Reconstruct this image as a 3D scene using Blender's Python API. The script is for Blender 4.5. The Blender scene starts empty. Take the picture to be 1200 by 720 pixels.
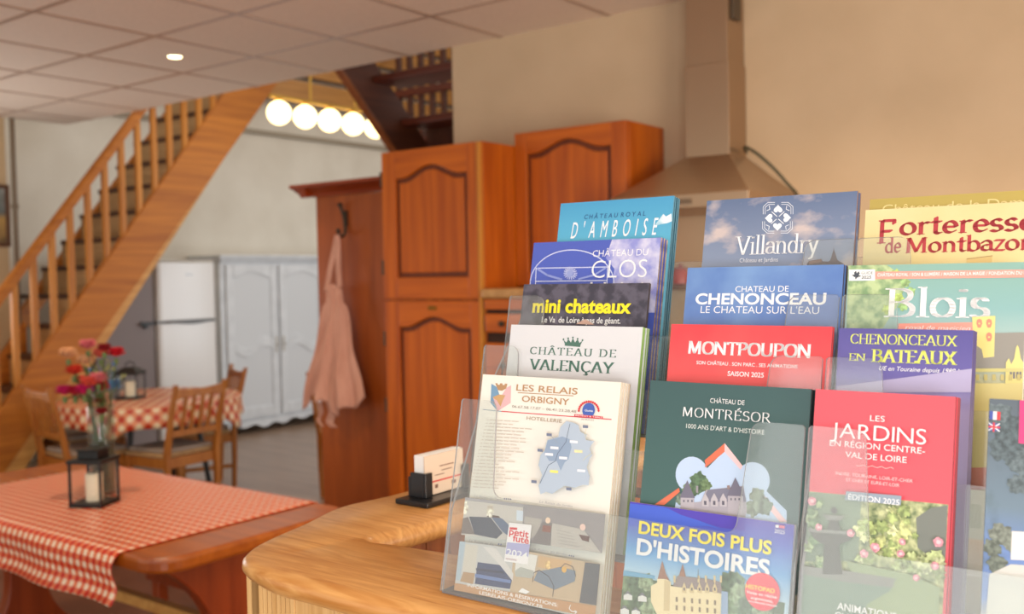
import bpy, bmesh, math, random
from mathutils import Vector, Matrix
random.seed(7)
PI = math.pi
S = bpy.context.scene
COL = S.collection

# ------------------------------------------------------------------ camera
F, PITCH, ROLL, YAW = 1150.0, math.radians(1.891), math.radians(1.089), math.radians(53.17)
CAM = Vector((0, 0, 1.55))
cp, sp, cr, sr = math.cos(PITCH), math.sin(PITCH), math.cos(ROLL), math.sin(ROLL)
_f = Vector((0, cp, -sp)); _r = Vector((1, 0, 0)); _d = Vector((0, -sp, -cp))
_W = Matrix(((math.sin(YAW), -math.cos(YAW), 0), (math.cos(YAW), math.sin(YAW), 0), (0, 0, 1)))
C_F = _W @ _f; C_R = _W @ (cr * _r + sr * _d); C_D = _W @ (-sr * _r + cr * _d)
cam = bpy.data.cameras.new('camera'); camo = bpy.data.objects.new('camera', cam); COL.objects.link(camo)
m = Matrix((( C_R.x, -C_D.x, -C_F.x, CAM.x), (C_R.y, -C_D.y, -C_F.y, CAM.y), (C_R.z, -C_D.z, -C_F.z, CAM.z), (0, 0, 0, 1)))
camo.matrix_world = m
cam.sensor_width = 36; cam.sensor_fit = 'HORIZONTAL'; cam.lens = F / 1200 * 36
cam.dof.use_dof = True; cam.dof.focus_distance = 0.90; cam.dof.aperture_fstop = 7.0; cam.clip_start = 0.01
S.camera = camo
S.view_settings.view_transform = 'Standard'; S.view_settings.look = 'None'
S.view_settings.gamma = 1; S.view_settings.use_curve_mapping = False
S.view_settings.exposure = -0.05
S.cycles.transparent_max_bounces = 32

def ray(px, py):
    return (C_F + C_R * ((px - 600) / F) + C_D * ((py - 360) / F))

# ------------------------------------------------------------------ world and large lights
w = bpy.data.worlds.new('world'); S.world = w; w.use_nodes = True
w.node_tree.nodes['Background'].inputs[0].default_value = (1.0, 0.95, 0.87, 1)
w.node_tree.nodes['Background'].inputs[1].default_value = 1.0

def area(name, loc, target, sx, sy, power, color):
    l = bpy.data.lights.new(name, 'AREA'); l.shape = 'RECTANGLE'; l.size = sx; l.size_y = sy
    l.energy = power; l.color = color
    o = bpy.data.objects.new(name, l); COL.objects.link(o); o.location = loc
    o.rotation_euler = (Vector(target) - Vector(loc)).to_track_quat('-Z', 'Y').to_euler()
    return o
area('window_light', (-1.0, -2.6, 1.98), (-1.0, 1.0, 2.3), 1.45, 1.25, 14, (0.93, 0.97, 1.0))
area('near_fill_light', (1.8, -2.6, 1.4), (-0.8, 1.4, 3.6), 1.7, 1.6, 90, (0.97, 0.98, 1.0))  # added fill behind the camera, tilted up to brighten the ceiling
area('side_fill_light', (2.5, 0.6, 1.1), (-3.0, 1.2, 3.8), 2.2, 1.6, 150, (1.0, 0.88, 0.74))  # warm fill added out of frame for the ceiling and kitchen wall
area('left_fill_light', (-7.1, 2.3, 1.4), (-5.2, 2.2, 2.9), 1.5, 1.4, 38, (0.95, 0.97, 1.0))  # invented source by the left wall that lifts the dark ceiling
area('far_window_light', (-3.6, 7.6, 1.5), (-8.0, 5.6, 1.9), 2.4, 1.8, 58, (0.80, 0.91, 1.0))
area('stairwell_window_light', (-5.6, 8.6, 4.6), (-6.4, 5.0, 2.0), 2.0, 1.4, 34, (1.0, 0.92, 0.80))

# ------------------------------------------------------------------ materials
def lin(c):
    out = []
    for v in c[:3]:
        v /= 255.0
        out.append(v / 12.92 if v <= 0.04045 else ((v + 0.055) / 1.055) ** 2.4)
    return (*out, 1)
MATS = {}
def mat(name, rgb, rough=0.6, metal=0.0, spec=None, emit=None, estr=0, coat=0):
    if name in MATS: return MATS[name]
    mt = bpy.data.materials.new(name); mt.use_nodes = True
    b = mt.node_tree.nodes['Principled BSDF']
    b.inputs['Base Color'].default_value = lin(rgb); b.inputs['Roughness'].default_value = rough
    b.inputs['Metallic'].default_value = metal
    if spec is not None: b.inputs['Specular IOR Level'].default_value = spec
    if coat: b.inputs['Coat Weight'].default_value = coat; b.inputs['Coat Roughness'].default_value = 0.15
    if emit: b.inputs['Emission Color'].default_value = lin(emit); b.inputs['Emission Strength'].default_value = estr
    MATS[name] = mt
    return mt
def noise_mat(name, c1, c2, scale=(4, 4, 4), rough=0.6, detail=6, lo=0.35, hi=0.65, bump=0.0, coat=0, dist=0.0, spec=None):
    if name in MATS: return MATS[name]
    mt = mat(name, c1, rough, coat=coat, spec=spec); nt = mt.node_tree; b = nt.nodes['Principled BSDF']
    tc = nt.nodes.new('ShaderNodeTexCoord'); mp = nt.nodes.new('ShaderNodeMapping'); mp.inputs['Scale'].default_value = scale
    nz = nt.nodes.new('ShaderNodeTexNoise'); nz.inputs['Scale'].default_value = 1; nz.inputs['Detail'].default_value = detail
    nz.inputs['Distortion'].default_value = dist
    rp = nt.nodes.new('ShaderNodeValToRGB'); rp.color_ramp.elements[0].position = lo; rp.color_ramp.elements[1].position = hi
    rp.color_ramp.elements[0].color = lin(c1); rp.color_ramp.elements[1].color = lin(c2)
    L = nt.links.new
    L(tc.outputs['Object'], mp.inputs['Vector']); L(mp.outputs['Vector'], nz.inputs['Vector']); L(nz.outputs['Fac'], rp.inputs['Fac'])
    L(rp.outputs['Color'], b.inputs['Base Color'])
    if bump:
        bp = nt.nodes.new('ShaderNodeBump'); bp.inputs['Strength'].default_value = bump; bp.inputs['Distance'].default_value = 0.004
        L(nz.outputs['Fac'], bp.inputs['Height']); L(bp.outputs['Normal'], b.inputs['Normal'])
    return mt
def wood(name, c1, c2, axis='Z', rough=0.45, fine=60, coat=0.0, lo=0.3, hi=0.7):
    sc = {'X': (1.5, fine, fine), 'Y': (fine, 1.5, fine), 'Z': (fine, fine, 1.5)}[axis]
    return noise_mat(name, c1, c2, sc, rough, 4, lo, hi, 0.05, coat, 0.4)
def grad_mat(name, stops, h, rough=0.35, noise=0.0, nscale=18, ncol=None, nlo=0.5, nhi=0.7, axis=2, stretch=(1, 1, 1)):
    """printed cover: colour runs up the sheet, with optional cloud-like patches"""
    mt = mat(name, stops[0][1], rough); nt = mt.node_tree; b = nt.nodes['Principled BSDF']; L = nt.links.new
    tc = nt.nodes.new('ShaderNodeTexCoord'); sx = nt.nodes.new('ShaderNodeSeparateXYZ'); L(tc.outputs['Object'], sx.inputs[0])
    mr = nt.nodes.new('ShaderNodeMapRange'); mr.inputs['From Max'].default_value = h; L(sx.outputs[axis], mr.inputs['Value'])
    rp = nt.nodes.new('ShaderNodeValToRGB'); els = rp.color_ramp.elements
    els[0].position, els[0].color = stops[0][0], lin(stops[0][1]); els[1].position, els[1].color = stops[-1][0], lin(stops[-1][1])
    for p, c in stops[1:-1]:
        e = els.new(p); e.color = lin(c)
    L(mr.outputs[0], rp.inputs['Fac'])
    if noise:
        mp = nt.nodes.new('ShaderNodeMapping'); mp.inputs['Scale'].default_value = stretch; L(tc.outputs['Object'], mp.inputs['Vector'])
        nz = nt.nodes.new('ShaderNodeTexNoise'); nz.inputs['Scale'].default_value = nscale; nz.inputs['Detail'].default_value = 5
        L(mp.outputs['Vector'], nz.inputs['Vector'])
        r2 = nt.nodes.new('ShaderNodeMapRange'); r2.inputs['From Min'].default_value = nlo; r2.inputs['From Max'].default_value = nhi
        r2.inputs['To Max'].default_value = noise
        L(nz.outputs['Fac'], r2.inputs['Value'])
        mx = nt.nodes.new('ShaderNodeMix'); mx.data_type = 'RGBA'; mx.inputs[7].default_value = lin(ncol)
        L(r2.outputs[0], mx.inputs[0]); L(rp.outputs['Color'], mx.inputs[6]); L(mx.outputs[2], b.inputs['Base Color'])
    else:
        L(rp.outputs['Color'], b.inputs['Base Color'])
    return mt
def clear(name, tint, haze, hazecol=(255, 255, 255), fres=1.45):
    mt = bpy.data.materials.new(name); mt.use_nodes = True; nt = mt.node_tree
    for n in list(nt.nodes): nt.nodes.remove(n)
    L = nt.links.new
    out = nt.nodes.new('ShaderNodeOutputMaterial'); tr = nt.nodes.new('ShaderNodeBsdfTransparent'); tr.inputs[0].default_value = lin(tint)
    df = nt.nodes.new('ShaderNodeBsdfDiffuse'); df.inputs[0].default_value = lin(hazecol)
    gl = nt.nodes.new('ShaderNodeBsdfGlossy'); gl.inputs['Roughness'].default_value = 0.06
    fr = nt.nodes.new('ShaderNodeFresnel')
    ge = nt.nodes.new('ShaderNodeNewGeometry'); mr = nt.nodes.new('ShaderNodeMapRange')      # same reflectance on leaving the sheet as on entering it
    mr.inputs['To Min'].default_value = fres; mr.inputs['To Max'].default_value = 1 / fres
    L(ge.outputs['Backfacing'], mr.inputs['Value']); L(mr.outputs[0], fr.inputs['IOR'])
    m1 = nt.nodes.new('ShaderNodeMixShader'); m1.inputs[0].default_value = haze
    m2 = nt.nodes.new('ShaderNodeMixShader')
    L(tr.outputs[0], m1.inputs[1]); L(df.outputs[0], m1.inputs[2]); L(m1.outputs[0], m2.inputs[1]); L(gl.outputs[0], m2.inputs[2])
    L(fr.outputs[0], m2.inputs[0]); L(m2.outputs[0], out.inputs[0])
    return mt
def gingham(name, red, pink, white, period, rough=0.35):
    mt = mat(name, red, rough); nt = mt.node_tree; b = nt.nodes['Principled BSDF']; L = nt.links.new
    tc = nt.nodes.new('ShaderNodeTexCoord'); sx = nt.nodes.new('ShaderNodeSeparateXYZ'); L(tc.outputs['UV'], sx.inputs[0])
    fs = []
    for ax in (0, 1):
        a = nt.nodes.new('ShaderNodeMath'); a.operation = 'DIVIDE'; a.inputs[1].default_value = period; L(sx.outputs[ax], a.inputs[0])
        f = nt.nodes.new('ShaderNodeMath'); f.operation = 'FRACT'; L(a.outputs[0], f.inputs[0])
        g = nt.nodes.new('ShaderNodeMath'); g.operation = 'GREATER_THAN'; g.inputs[1].default_value = 0.5; L(f.outputs[0], g.inputs[0])
        fs.append(g)
    s = nt.nodes.new('ShaderNodeMath'); s.operation = 'ADD'; L(fs[0].outputs[0], s.inputs[0]); L(fs[1].outputs[0], s.inputs[1])
    h = nt.nodes.new('ShaderNodeMath'); h.operation = 'MULTIPLY'; h.inputs[1].default_value = 0.5; L(s.outputs[0], h.inputs[0])
    rp = nt.nodes.new('ShaderNodeValToRGB'); rp.color_ramp.interpolation = 'CONSTANT'
    e = rp.color_ramp.elements; e[0].position = 0; e[0].color = lin(white); e[1].position = 0.75; e[1].color = lin(red)
    k = e.new(0.25); k.color = lin(pink)
    L(h.outputs[0], rp.inputs['Fac']); L(rp.outputs['Color'], b.inputs['Base Color'])
    return mt

# ------------------------------------------------------------------ mesh helpers
class MB:
    """collects shapes, then links them as ONE mesh object"""
    def __init__(s): s.v = []; s.f = []; s.m = []; s.uv = {}
    def add(s, vs, fs, mi=0):
        o = len(s.v); s.v += [tuple(p) for p in vs]
        for f in fs: s.f.append([o + i for i in f]); s.m.append(mi)
        return s
    def box(s, a, b, mi=0, M=None):
        x0, y0, z0 = a; x1, y1, z1 = b
        vs = [Vector(p) for p in ((x0,y0,z0),(x1,y0,z0),(x1,y1,z0),(x0,y1,z0),(x0,y0,z1),(x1,y0,z1),(x1,y1,z1),(x0,y1,z1))]
        if M: vs = [M @ p for p in vs]
        return s.add(vs, [(0,3,2,1),(4,5,6,7),(0,1,5,4),(1,2,6,5),(2,3,7,6),(3,0,4,7)], mi)
    def bar(s, p0, p1, wx, wy, up=(0, 0, 1), mi=0):
        p0 = Vector(p0); p1 = Vector(p1); d = (p1 - p0).normalized(); u = Vector(up)
        if abs(d.dot(u)) > 0.98: u = Vector((0, 1, 0))
        a = d.cross(u).normalized(); b = a.cross(d).normalized()
        vs = [p + a * (sx * wx / 2) + b * (sy * wy / 2) for p in (p0, p1) for sx, sy in ((-1,-1),(1,-1),(1,1),(-1,1))]
        return s.add(vs, [(0,3,2,1),(4,5,6,7),(0,1,5,4),(1,2,6,5),(2,3,7,6),(3,0,4,7)], mi)
    def prism(s, poly, o, ea, eb, en, d, mi=0, side=None):
        o, ea, eb, en = Vector(o), Vector(ea), Vector(eb), Vector(en); n = len(poly)
        A = [o + ea * a + eb * b for a, b in poly]; B = [p + en * d for p in A]
        s.add(A + B, [list(range(n))[::-1], list(range(n, 2 * n))], mi)
        k = len(s.v) - 2 * n
        for i in range(n):
            j = (i + 1) % n; s.f.append([k + i, k + j, k + n + j, k + n + i]); s.m.append(mi if side is None else side)
        return s
    def tube(s, pts, r, n=10, mi=0, cap=True):
        pts = [Vector(p) for p in pts]; N = len(pts); rs = r if isinstance(r, (list, tuple)) else [r] * N
        d0 = (pts[1] - pts[0]).normalized(); u = Vector((0, 0, 1)) if abs(d0.z) < 0.9 else Vector((1, 0, 0))
        a = d0.cross(u).normalized(); vs = []
        for i, p in enumerate(pts):
            d = (pts[min(i + 1, N - 1)] - pts[max(i - 1, 0)]).normalized()
            a = (a - d * a.dot(d)).normalized(); b = d.cross(a)
            vs += [p + (a * math.cos(2*PI*k/n) + b * math.sin(2*PI*k/n)) * rs[i] for k in range(n)]
        fs = [(i*n+k, i*n+(k+1)%n, (i+1)*n+(k+1)%n, (i+1)*n+k) for i in range(N-1) for k in range(n)]
        if cap: fs += [tuple(range(n))[::-1], tuple((N-1)*n+k for k in range(n))]
        return s.add(vs, fs, mi)
    def lathe(s, prof, c=(0, 0, 0), n=28, mi=0, M=None):
        c = Vector(c); vs = []
        for r, z in prof:
            for k in range(n):
                p = Vector((r*math.cos(2*PI*k/n), r*math.sin(2*PI*k/n), z)); vs.append(c + (M @ p if M else p))
        N = len(prof)
        fs = [(i*n+k, i*n+(k+1)%n, (i+1)*n+(k+1)%n, (i+1)*n+k) for i in range(N-1) for k in range(n)]
        if prof[0][0] > 1e-6: fs.append(tuple(range(n))[::-1])
        if prof[-1][0] > 1e-6: fs.append(tuple((N-1)*n+k for k in range(n)))
        return s.add(vs, fs, mi)
    def sphere(s, c, r, n=16, sc=(1, 1, 1), mi=0):
        prof = [(max(r*math.sin(PI*i/n), 1e-7), -r*math.cos(PI*i/n)) for i in range(n+1)]
        return s.lathe(prof, c, 2*n, mi, Matrix.Diagonal(sc))
    def grid(s, rows, mi=0, closed=False):
        nr = len(rows); nc = len(rows[0])
        vs = [p for r in rows for p in r]
        fs = [(i*nc+j, i*nc+(j+1)%nc, (i+1)*nc+(j+1)%nc, (i+1)*nc+j) for i in range(nr-1) for j in range(nc if closed else nc-1)]
        return s.add(vs, fs, mi)
    def build(s, name, mats, parent=None, bevel=0, smooth=False, loc=None, uvs=None, solid=0, subsurf=0):
        me = bpy.data.meshes.new(name); me.from_pydata(s.v, [], s.f); me.validate(clean_customdata=False)
        if not isinstance(mats, (list, tuple)): mats = [mats]
        for mm in mats: me.materials.append(mm)
        if len(me.polygons) == len(s.m): me.polygons.foreach_set('material_index', s.m)
        if uvs:
            ul = me.uv_layers.new(name='UVMap')
            for lp in me.loops: ul.data[lp.index].uv = uvs[lp.vertex_index]
        bm = bmesh.new(); bm.from_mesh(me); bmesh.ops.recalc_face_normals(bm, faces=bm.faces); bm.to_mesh(me); bm.free()
        if smooth:
            for p in me.polygons: p.use_smooth = True
            try: me.set_sharp_from_angle(angle=math.radians(40))
            except Exception: pass
        o = bpy.data.objects.new(name, me); COL.objects.link(o)
        if parent: o.parent = parent
        if loc: o.location = loc
        if solid:
            md = o.modifiers.new('Solidify', 'SOLIDIFY'); md.thickness = solid
        if bevel:
            md = o.modifiers.new('Bevel', 'BEVEL'); md.width = bevel; md.segments = 2; md.limit_method = 'ANGLE'; md.angle_limit = math.radians(50)
        if subsurf:
            md = o.modifiers.new('Subsurf', 'SUBSURF'); md.levels = subsurf; md.render_levels = subsurf
        return o
def tag(o, label, cat, group=None, kind=None):
    if label: o['label'] = label
    if cat: o['category'] = cat
    if group: o['group'] = group
    if kind: o['kind'] = kind
    return o
def thing(name, label, cat, loc=(0, 0, 0), rz=0, group=None):
    o = bpy.data.objects.new(name, None); COL.objects.link(o); o.location = loc; o.rotation_euler = (0, 0, rz)
    o.empty_display_size = 0.05
    return tag(o, label, cat, group)
def structure(o): o['kind'] = 'structure'; return o
def dup(root, loc, rz, label, group=None):
    r = root.copy(); COL.objects.link(r); r.location = loc; r.rotation_euler = (0, 0, rz); r['label'] = label
    if group: r['group'] = group
    for ch in list(root.children):
        c = ch.copy(); COL.objects.link(c); c.parent = r
        for g in list(ch.children):
            d = g.copy(); COL.objects.link(d); d.parent = c
    return r
def catmull(pts, k=8, closed=False):
    out = []; n = len(pts)
    rng = range(n) if closed else range(n - 1)
    for i in rng:
        g = (lambda j: pts[j % n]) if closed else (lambda j: pts[min(max(j, 0), n - 1)])
        p0, p1, p2, p3 = map(Vector, (g(i-1), g(i), g(i+1), g(i+2)))
        for t in range(k):
            t /= k
            out.append(0.5*((2*p1)+(p2-p0)*t+(2*p0-5*p1+4*p2-p3)*t*t+(3*p1-p0-3*p2+p3)*t**3))
    if not closed: out.append(Vector(pts[-1]))
    return out

# shared materials
M_CEIL = noise_mat('ceiling_tile', (232, 216, 198), (226, 210, 192), (60, 60, 60), 0.75)
M_BAR = mat('ceiling_bar', (176, 150, 132), 0.3)
M_WALL = noise_mat('plaster_kitchen', (198, 174, 143), (191, 167, 136), (3, 3, 3), 0.85)
M_FARW = noise_mat('plaster_far', (216, 208, 194), (206, 197, 182), (2, 2, 2), 0.9)
M_LEFTW = noise_mat('plaster_left', (196, 172, 136), (188, 164, 128), (2, 2, 2), 0.9)
M_FLOOR = noise_mat('floor_boards', (168, 140, 118), (138, 112, 92), (1.2, 9, 1), 0.3, 5, 0.3, 0.7)
M_PINE = wood('stair_pine', (196, 120, 36), (164, 92, 20), 'Y', 0.55, 26)
M_PINEZ = wood('stair_pine_upright', (204, 134, 50), (176, 106, 34), 'Z', 0.42, 30)
M_PALEP = wood('pale_pine', (214, 160, 88), (188, 130, 62), 'Y', 0.5, 26)
M_TREAD = wood('dark_tread', (92, 52, 28), (66, 34, 18), 'X', 0.5, 24)
M_RISER = wood('riser_board', (196, 156, 108), (172, 132, 86), 'X', 0.6, 22)
M_OAK = wood('honey_oak', (194, 98, 12), (158, 70, 4), 'Z', 0.38, 24, 0.08)
M_OAKX = wood('honey_oak_rail', (196, 100, 12), (162, 74, 5), 'X', 0.38, 24, 0.08)
M_OAKD = wood('honey_oak_groove', (112, 48, 8), (88, 34, 4), 'Z', 0.4, 24)
M_RED = wood('red_brown_board', (168, 82, 20), (140, 64, 12), 'Z', 0.4, 14, 0.1)
M_BRASS = mat('brass', (150, 110, 50), 0.35, 1.0)
M_BLACK = mat('black_metal', (22, 21, 21), 0.45)
M_IRON = mat('dark_iron', (62, 52, 40), 0.5, 0.5)
M_CHAIR = wood('chair_wood', (188, 118, 44), (156, 88, 26), 'Z', 0.42, 26, 0.1)
M_TABLE = wood('table_wood', (178, 94, 22), (142, 64, 10), 'X', 0.28, 20, 0.35)
M_TLEG = wood('table_leg_wood', (158, 66, 24), (126, 46, 14), 'Z', 0.35, 18, 0.2)
M_PAPER = mat('paper_edge', (225, 220, 210), 0.8)
M_WHITE = mat('print_white', (244, 244, 242), 0.5)

# ------------------------------------------------------------------ setting
CZ = 2.756
def slab(name, a, b, mt): return structure(MB().box(a, b).build(name, mt))
slab('floor', (-9.2, 4.02, -0.08), (3.0, 10.6, 0.0), M_FLOOR)
slab('floor_dining', (-9.2, -3.0, -0.08), (3.0, 4.02, 0.0), noise_mat('dark_tiles', (112, 70, 52), (92, 54, 40), (5, 5, 5), 0.35))
slab('ceiling', (-7.2, -2.4, CZ), (2.6, 4.0, CZ + 0.2), M_CEIL)
tb = MB()
for i in range(11):
    y = 3.46 - 0.603 * i
    if y > -2.3: tb.box((-7.2, y - 0.012, CZ - 0.004), (2.6, y + 0.012, CZ + 0.001))
for i in range(16):
    x = -3.03 - 0.636 * (i - 9)
    if -7.1 < x < 2.6: tb.box((x - 0.012, -2.4, CZ - 0.0045), (x + 0.012, 4.0, CZ + 0.001))
structure(tb.build('trim_1', M_BAR))
slab('wall_kitchen', (-3.36, 4.0, 0), (2.6, 4.14, CZ), M_WALL)
slab('wall_left', (-7.34, -2.4, 0), (-7.2, 3.53, CZ), M_LEFTW)
slab('wall_far', (-8.64, 2.6, 0), (-8.5, 10.6, 3.13), M_FARW)
slab('wall_far_upper', (-8.66, 2.6, 3.15), (-8.53, 10.6, 5.4), M_FARW)
structure(MB().box((-8.56, 2.6, 3.105), (-8.475, 10.6, 3.155)).build('trim_2', mat('grey_moulding', (150, 138, 120), 0.7), bevel=0.006))
slab('wall_end', (-8.64, 10.5, 0), (-3.2, 10.64, 5.4), M_FARW)
slab('wall_return', (-8.6, 2.46, 0), (-7.35, 2.6, 5.4), M_FARW)
# golden planking of the loft above the far room: boards with open joints
lf = MB()
for i in range(5):
    z = 3.50 + 0.30 * i
    lf.box((-8.46, 2.7, z), (-8.40, 10.4, z + 0.24))
structure(lf.build('trim_3', wood('loft_planks', (188, 132, 60), (156, 102, 40), 'Y', 0.5, 20), bevel=0.008))
lb = MB()
for y in (5.1, 6.3, 7.5, 8.7):
    lb.box((-8.46, y - 0.07, 4.2), (-4.6, y + 0.07, 4.42))
structure(lb.build('trim_4', wood('loft_beams', (184, 124, 52), (150, 92, 30), 'X', 0.5, 20), bevel=0.01))
# upright pipe in the corner beside the left wall
pp = MB().tube([(-7.181, 3.575, 0.0), (-7.181, 3.575, CZ)], 0.018, 10)
for z in (0.6, 1.4, 2.1): pp.tube([(-7.181, 3.575, z), (-7.181, 3.575, z + 0.03)], 0.026, 10)
tag(pp.build('heating_pipe', mat('pipe_grey', (120, 104, 84), 0.5), smooth=True), 'thin grey upright pipe in the corner beside the beige left wall', 'pipe')

# framed picture on the left wall
pf = thing('framed_picture', 'small dark framed picture hanging on the beige wall at the left edge', 'picture', (-7.2, 3.40, 1.82))
fr = MB()
W_, H_ = 0.34, 0.45
for a, b in (((0, -0.2, 0), (0.022, -0.17, H_)), ((0, 0.11, 0), (0.022, 0.14, H_)), ((0, -0.17, 0), (0.022, 0.11, 0.03)), ((0, -0.17, H_-0.03), (0.022, 0.11, H_))): fr.box(a, b)
fr.build('frame', wood('frame_wood', (96, 58, 30), (70, 40, 20), 'Z', 0.4, 30), pf, bevel=0.004)
MB().box((0, -0.17, 0.03), (0.010, 0.11, H_-0.03)).build('picture', grad_mat('old_print', [(0, (120, 96, 60)), (0.45, (176, 142, 80)), (0.55, (96, 104, 104)), (1, (150, 156, 150))], 0.45, noise=0.5, nscale=14, ncol=(60, 52, 40)), pf)

# ------------------------------------------------------------------ kitchen cabinets
EX, EY, EZ = Vector((1, 0, 0)), Vector((0, 1, 0)), Vector((0, 0, 1))
def arch(x0, x1, z0, z1, rise, n=22):
    pts = [(x0, z0), (x1, z0)]
    for i in range(n + 1):
        t = i / n; x = x1 + (x0 - x1) * t; u = abs(2 * t - 1)
        pts.append((x, z1 + rise * (0.5 + 0.5 * math.cos(PI * min(1, u / 0.80))) ** 0.85))
    return pts
def panel_door(parent, x0, x1, z0, z1, y, ix0, ix1, iz0, iz1, rise, name='door', plate=False):
    """frame-and-panel door, front face at y"""
    t = 0.022
    d = MB()
    d.box((x0, y, z0), (ix0, y + t, z1)).box((ix1, y, z0), (x1, y + t, z1)).box((ix0, y, z0), (ix1, y + t, iz0), 1)
    top = [(ix0, z1), (ix1, z1)] + [p for p in arch(ix0, ix1, iz0, iz1, rise)[2:]]
    d.prism(top, (0, y, 0), EX, EZ, EY, t, 1)
    d.prism(arch(ix0, ix1, iz0, iz1, rise), (0, y + 0.014, 0), EX, EZ, EY, 0.006, 2)
    o = d.build(name, [M_OAK, M_OAKX, M_OAKD], parent, bevel=0.004)
    p = MB(); g = 0.022
    p.prism(arch(ix0 + g, ix1 - g, iz0 + g, iz1 - g, rise), (0, y + 0.008, 0), EX, EZ, EY, 0.007)
    p.build('door_panel', M_OAK, o, bevel=0.006)
    return o
# tall cupboard
cab = thing('tall_cupboard', 'tall honey-oak cupboard with two stacked arched-panel doors beside the red-brown wardrobe', 'cupboard', (0, 0, 0))
MB().box((-3.312, 3.424, 0.0), (-2.712, 3.995, 2.145)).build('body', M_OAK, cab, bevel=0.003)
d1 = panel_door(cab, -3.309, -2.735, 1.447, 2.142, 3.40, -3.225, -2.786, 1.545, 2.012, 0.052)
d2 = panel_door(cab, -3.309, -2.735, 0.12, 1.434, 3.40, -3.220, -2.780, 0.24, 1.312, 0.050)
MB().box((-2.733, 3.402, 0.12), (-2.714, 3.424, 2.142)).build('edge_strip', wood('oak_edge', (206, 140, 52), (176, 108, 30), 'Z', 0.4, 24), cab, bevel=0.002)
MB().box((-3.03, 3.397, 1.394), (-2.98, 3.401, 1.412)).build('name_plate', M_BRASS, d2)
for dd, zs in ((d1, (1.56, 1.98)), (d2, (0.9, 1.22))):
    for z in zs: MB().tube([(-3.315, 3.405, z), (-3.315, 3.405, z + 0.07)], 0.009, 10).build('hinge', M_IRON, dd, smooth=True)
# drawer unit with pale worktop
du = thing('drawer_unit', 'oak unit of small drawers under a pale worktop right of the tall cupboard', 'drawers', (0, 0, 0))
MB().box((-2.708, 3.43, 0), (-2.10, 3.99, 1.444)).build('body', wood('drawer_gap', (58, 30, 14), (44, 22, 10), 'X', 0.6), du)
MB().box((-2.708, 3.385, 1.446), (-2.10, 3.99, 1.490)).build('worktop', noise_mat('pale_worktop', (190, 148, 96), (170, 128, 78), (30, 30, 30), 0.4), du, bevel=0.012)
MB().box((-2.70, 3.40, 1.398), (-2.105, 3.43, 1.444)).build('top_rail', M_OAKX, du, bevel=0.003)
for z0, z1 in ((1.296, 1.379), (1.06, 1.25), (0.72, 1.02), (0.3, 0.68)):
    dr = MB().box((-2.70, 3.40, z0), (-2.105, 3.43, z1)).build('drawer', M_OAKX, du, bevel=0.006)
    for kx in (-2.592, -2.22):
        MB().lathe([(0.001, 0), (0.008, 0.001), (0.007, 0.012), (0.014, 0.018), (0.012, 0.027), (0.001, 0.03)], (kx, 3.40, (z0 + z1) / 2), 14, 0, Matrix.Rotation(PI/2, 3, 'X')).build('knob', M_IRON, dr, smooth=True)
# wall cupboard
wc = thing('wall_cupboard', 'honey-oak wall cupboard with one arched-panel door left of the cooker hood', 'cupboard', (0, 0, 0))
MB().box((-2.712, 3.684, 1.493), (-2.115, 3.995, 2.20)).build('body', M_OAK, wc, bevel=0.003)
panel_door(wc, -2.709, -2.118, 1.497, 2.20, 3.66, -2.645, -2.195, 1.56, 2.100, 0.050)
# red-brown wardrobe beside it
wd = thing('wardrobe', 'red-brown wooden wardrobe side with a moulded cornice and an apron on its hook', 'wardrobe', (0, 0, 0))
MB().box((-3.995, 3.60, 0), (-3.40, 3.995, 1.985)).build('body', M_RED, wd, bevel=0.003)
cn = MB(); pr = [(0, 1.985), (0.02, 1.985), (0.03, 2.0), (0.075, 2.025), (0.10, 2.03), (0.10, 2.048), (0, 2.048)]
prof = [(-a, b) for a, b in pr]
cn.prism([(a, b) for a, b in prof], (-3.995, 3.52, 0), EX, EZ, EY, 0.475)
cn.prism(prof, (-4.095, 3.60, 0), EY, EZ, EX, 0.695)
cn.build('cornice', wood('wardrobe_cornice', (156, 64, 18), (128, 48, 12), 'X', 0.4, 14), wd, bevel=0.002)
hk = MB()
hk.tube(catmull([(-3.785, 3.575, 1.925), (-3.782, 3.585, 1.90), (-3.77, 3.59, 1.85), (-3.762, 3.585, 1.79), (-3.762, 3.565, 1.765), (-3.764, 3.545, 1.775), (-3.766, 3.54, 1.79)], 5), 0.008, 8)
hk.sphere((-3.785, 3.575, 1.93), 0.013, 8); hk.sphere((-3.766, 3.54, 1.795), 0.012, 8)
hk.box((-3.778, 3.588, 1.82), (-3.754, 3.600, 1.90))
hk.build('coat_hook', M_IRON, wd, smooth=True)
# apron on the hook
ap = thing('apron', 'dusty pink cloth apron hanging by its neck strap from the wardrobe hook', 'apron', (0, 0, 0))
M_APR = noise_mat('apron_cloth', (202, 152, 132), (188, 136, 116), (14, 14, 5), 0.9, 4, 0.35, 0.65)
rows = []
NZ, NX = 34, 46
for i in range(NZ + 1):
    t = i / NZ; z = 1.49 - t * 0.60
    cx = -3.80 + 0.02 * t; hw = 0.035 + 0.185 * (t ** 0.75)
    if t < 0.12: hw = 0.055 + 0.02 * t
    row = []
    for j in range(NX + 1):
        s_ = -1 + 2 * j / NX
        fold = 0.020 * t * math.sin(s_ * 9 + 1.2 * t) + 0.012 * t * math.sin(s_ * 17 + 3 * t + 1) + 0.006 * math.sin(s_ * 5 + 12 * t)
        zz = z - (0.035 * math.sin(s_ * 4.3 + 0.6) + 0.02 * math.sin(s_ * 11)) * t ** 3 - 0.03 * (1 - abs(s_)) * (1 - t) * -1
        row.append((cx + hw * s_ + 0.012 * math.sin(6 * t + s_) , 3.535 - 0.03 * t + fold - 0.03 * (1 - s_ * s_) * (0.3 + t), zz))
    rows.append(row)
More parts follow.
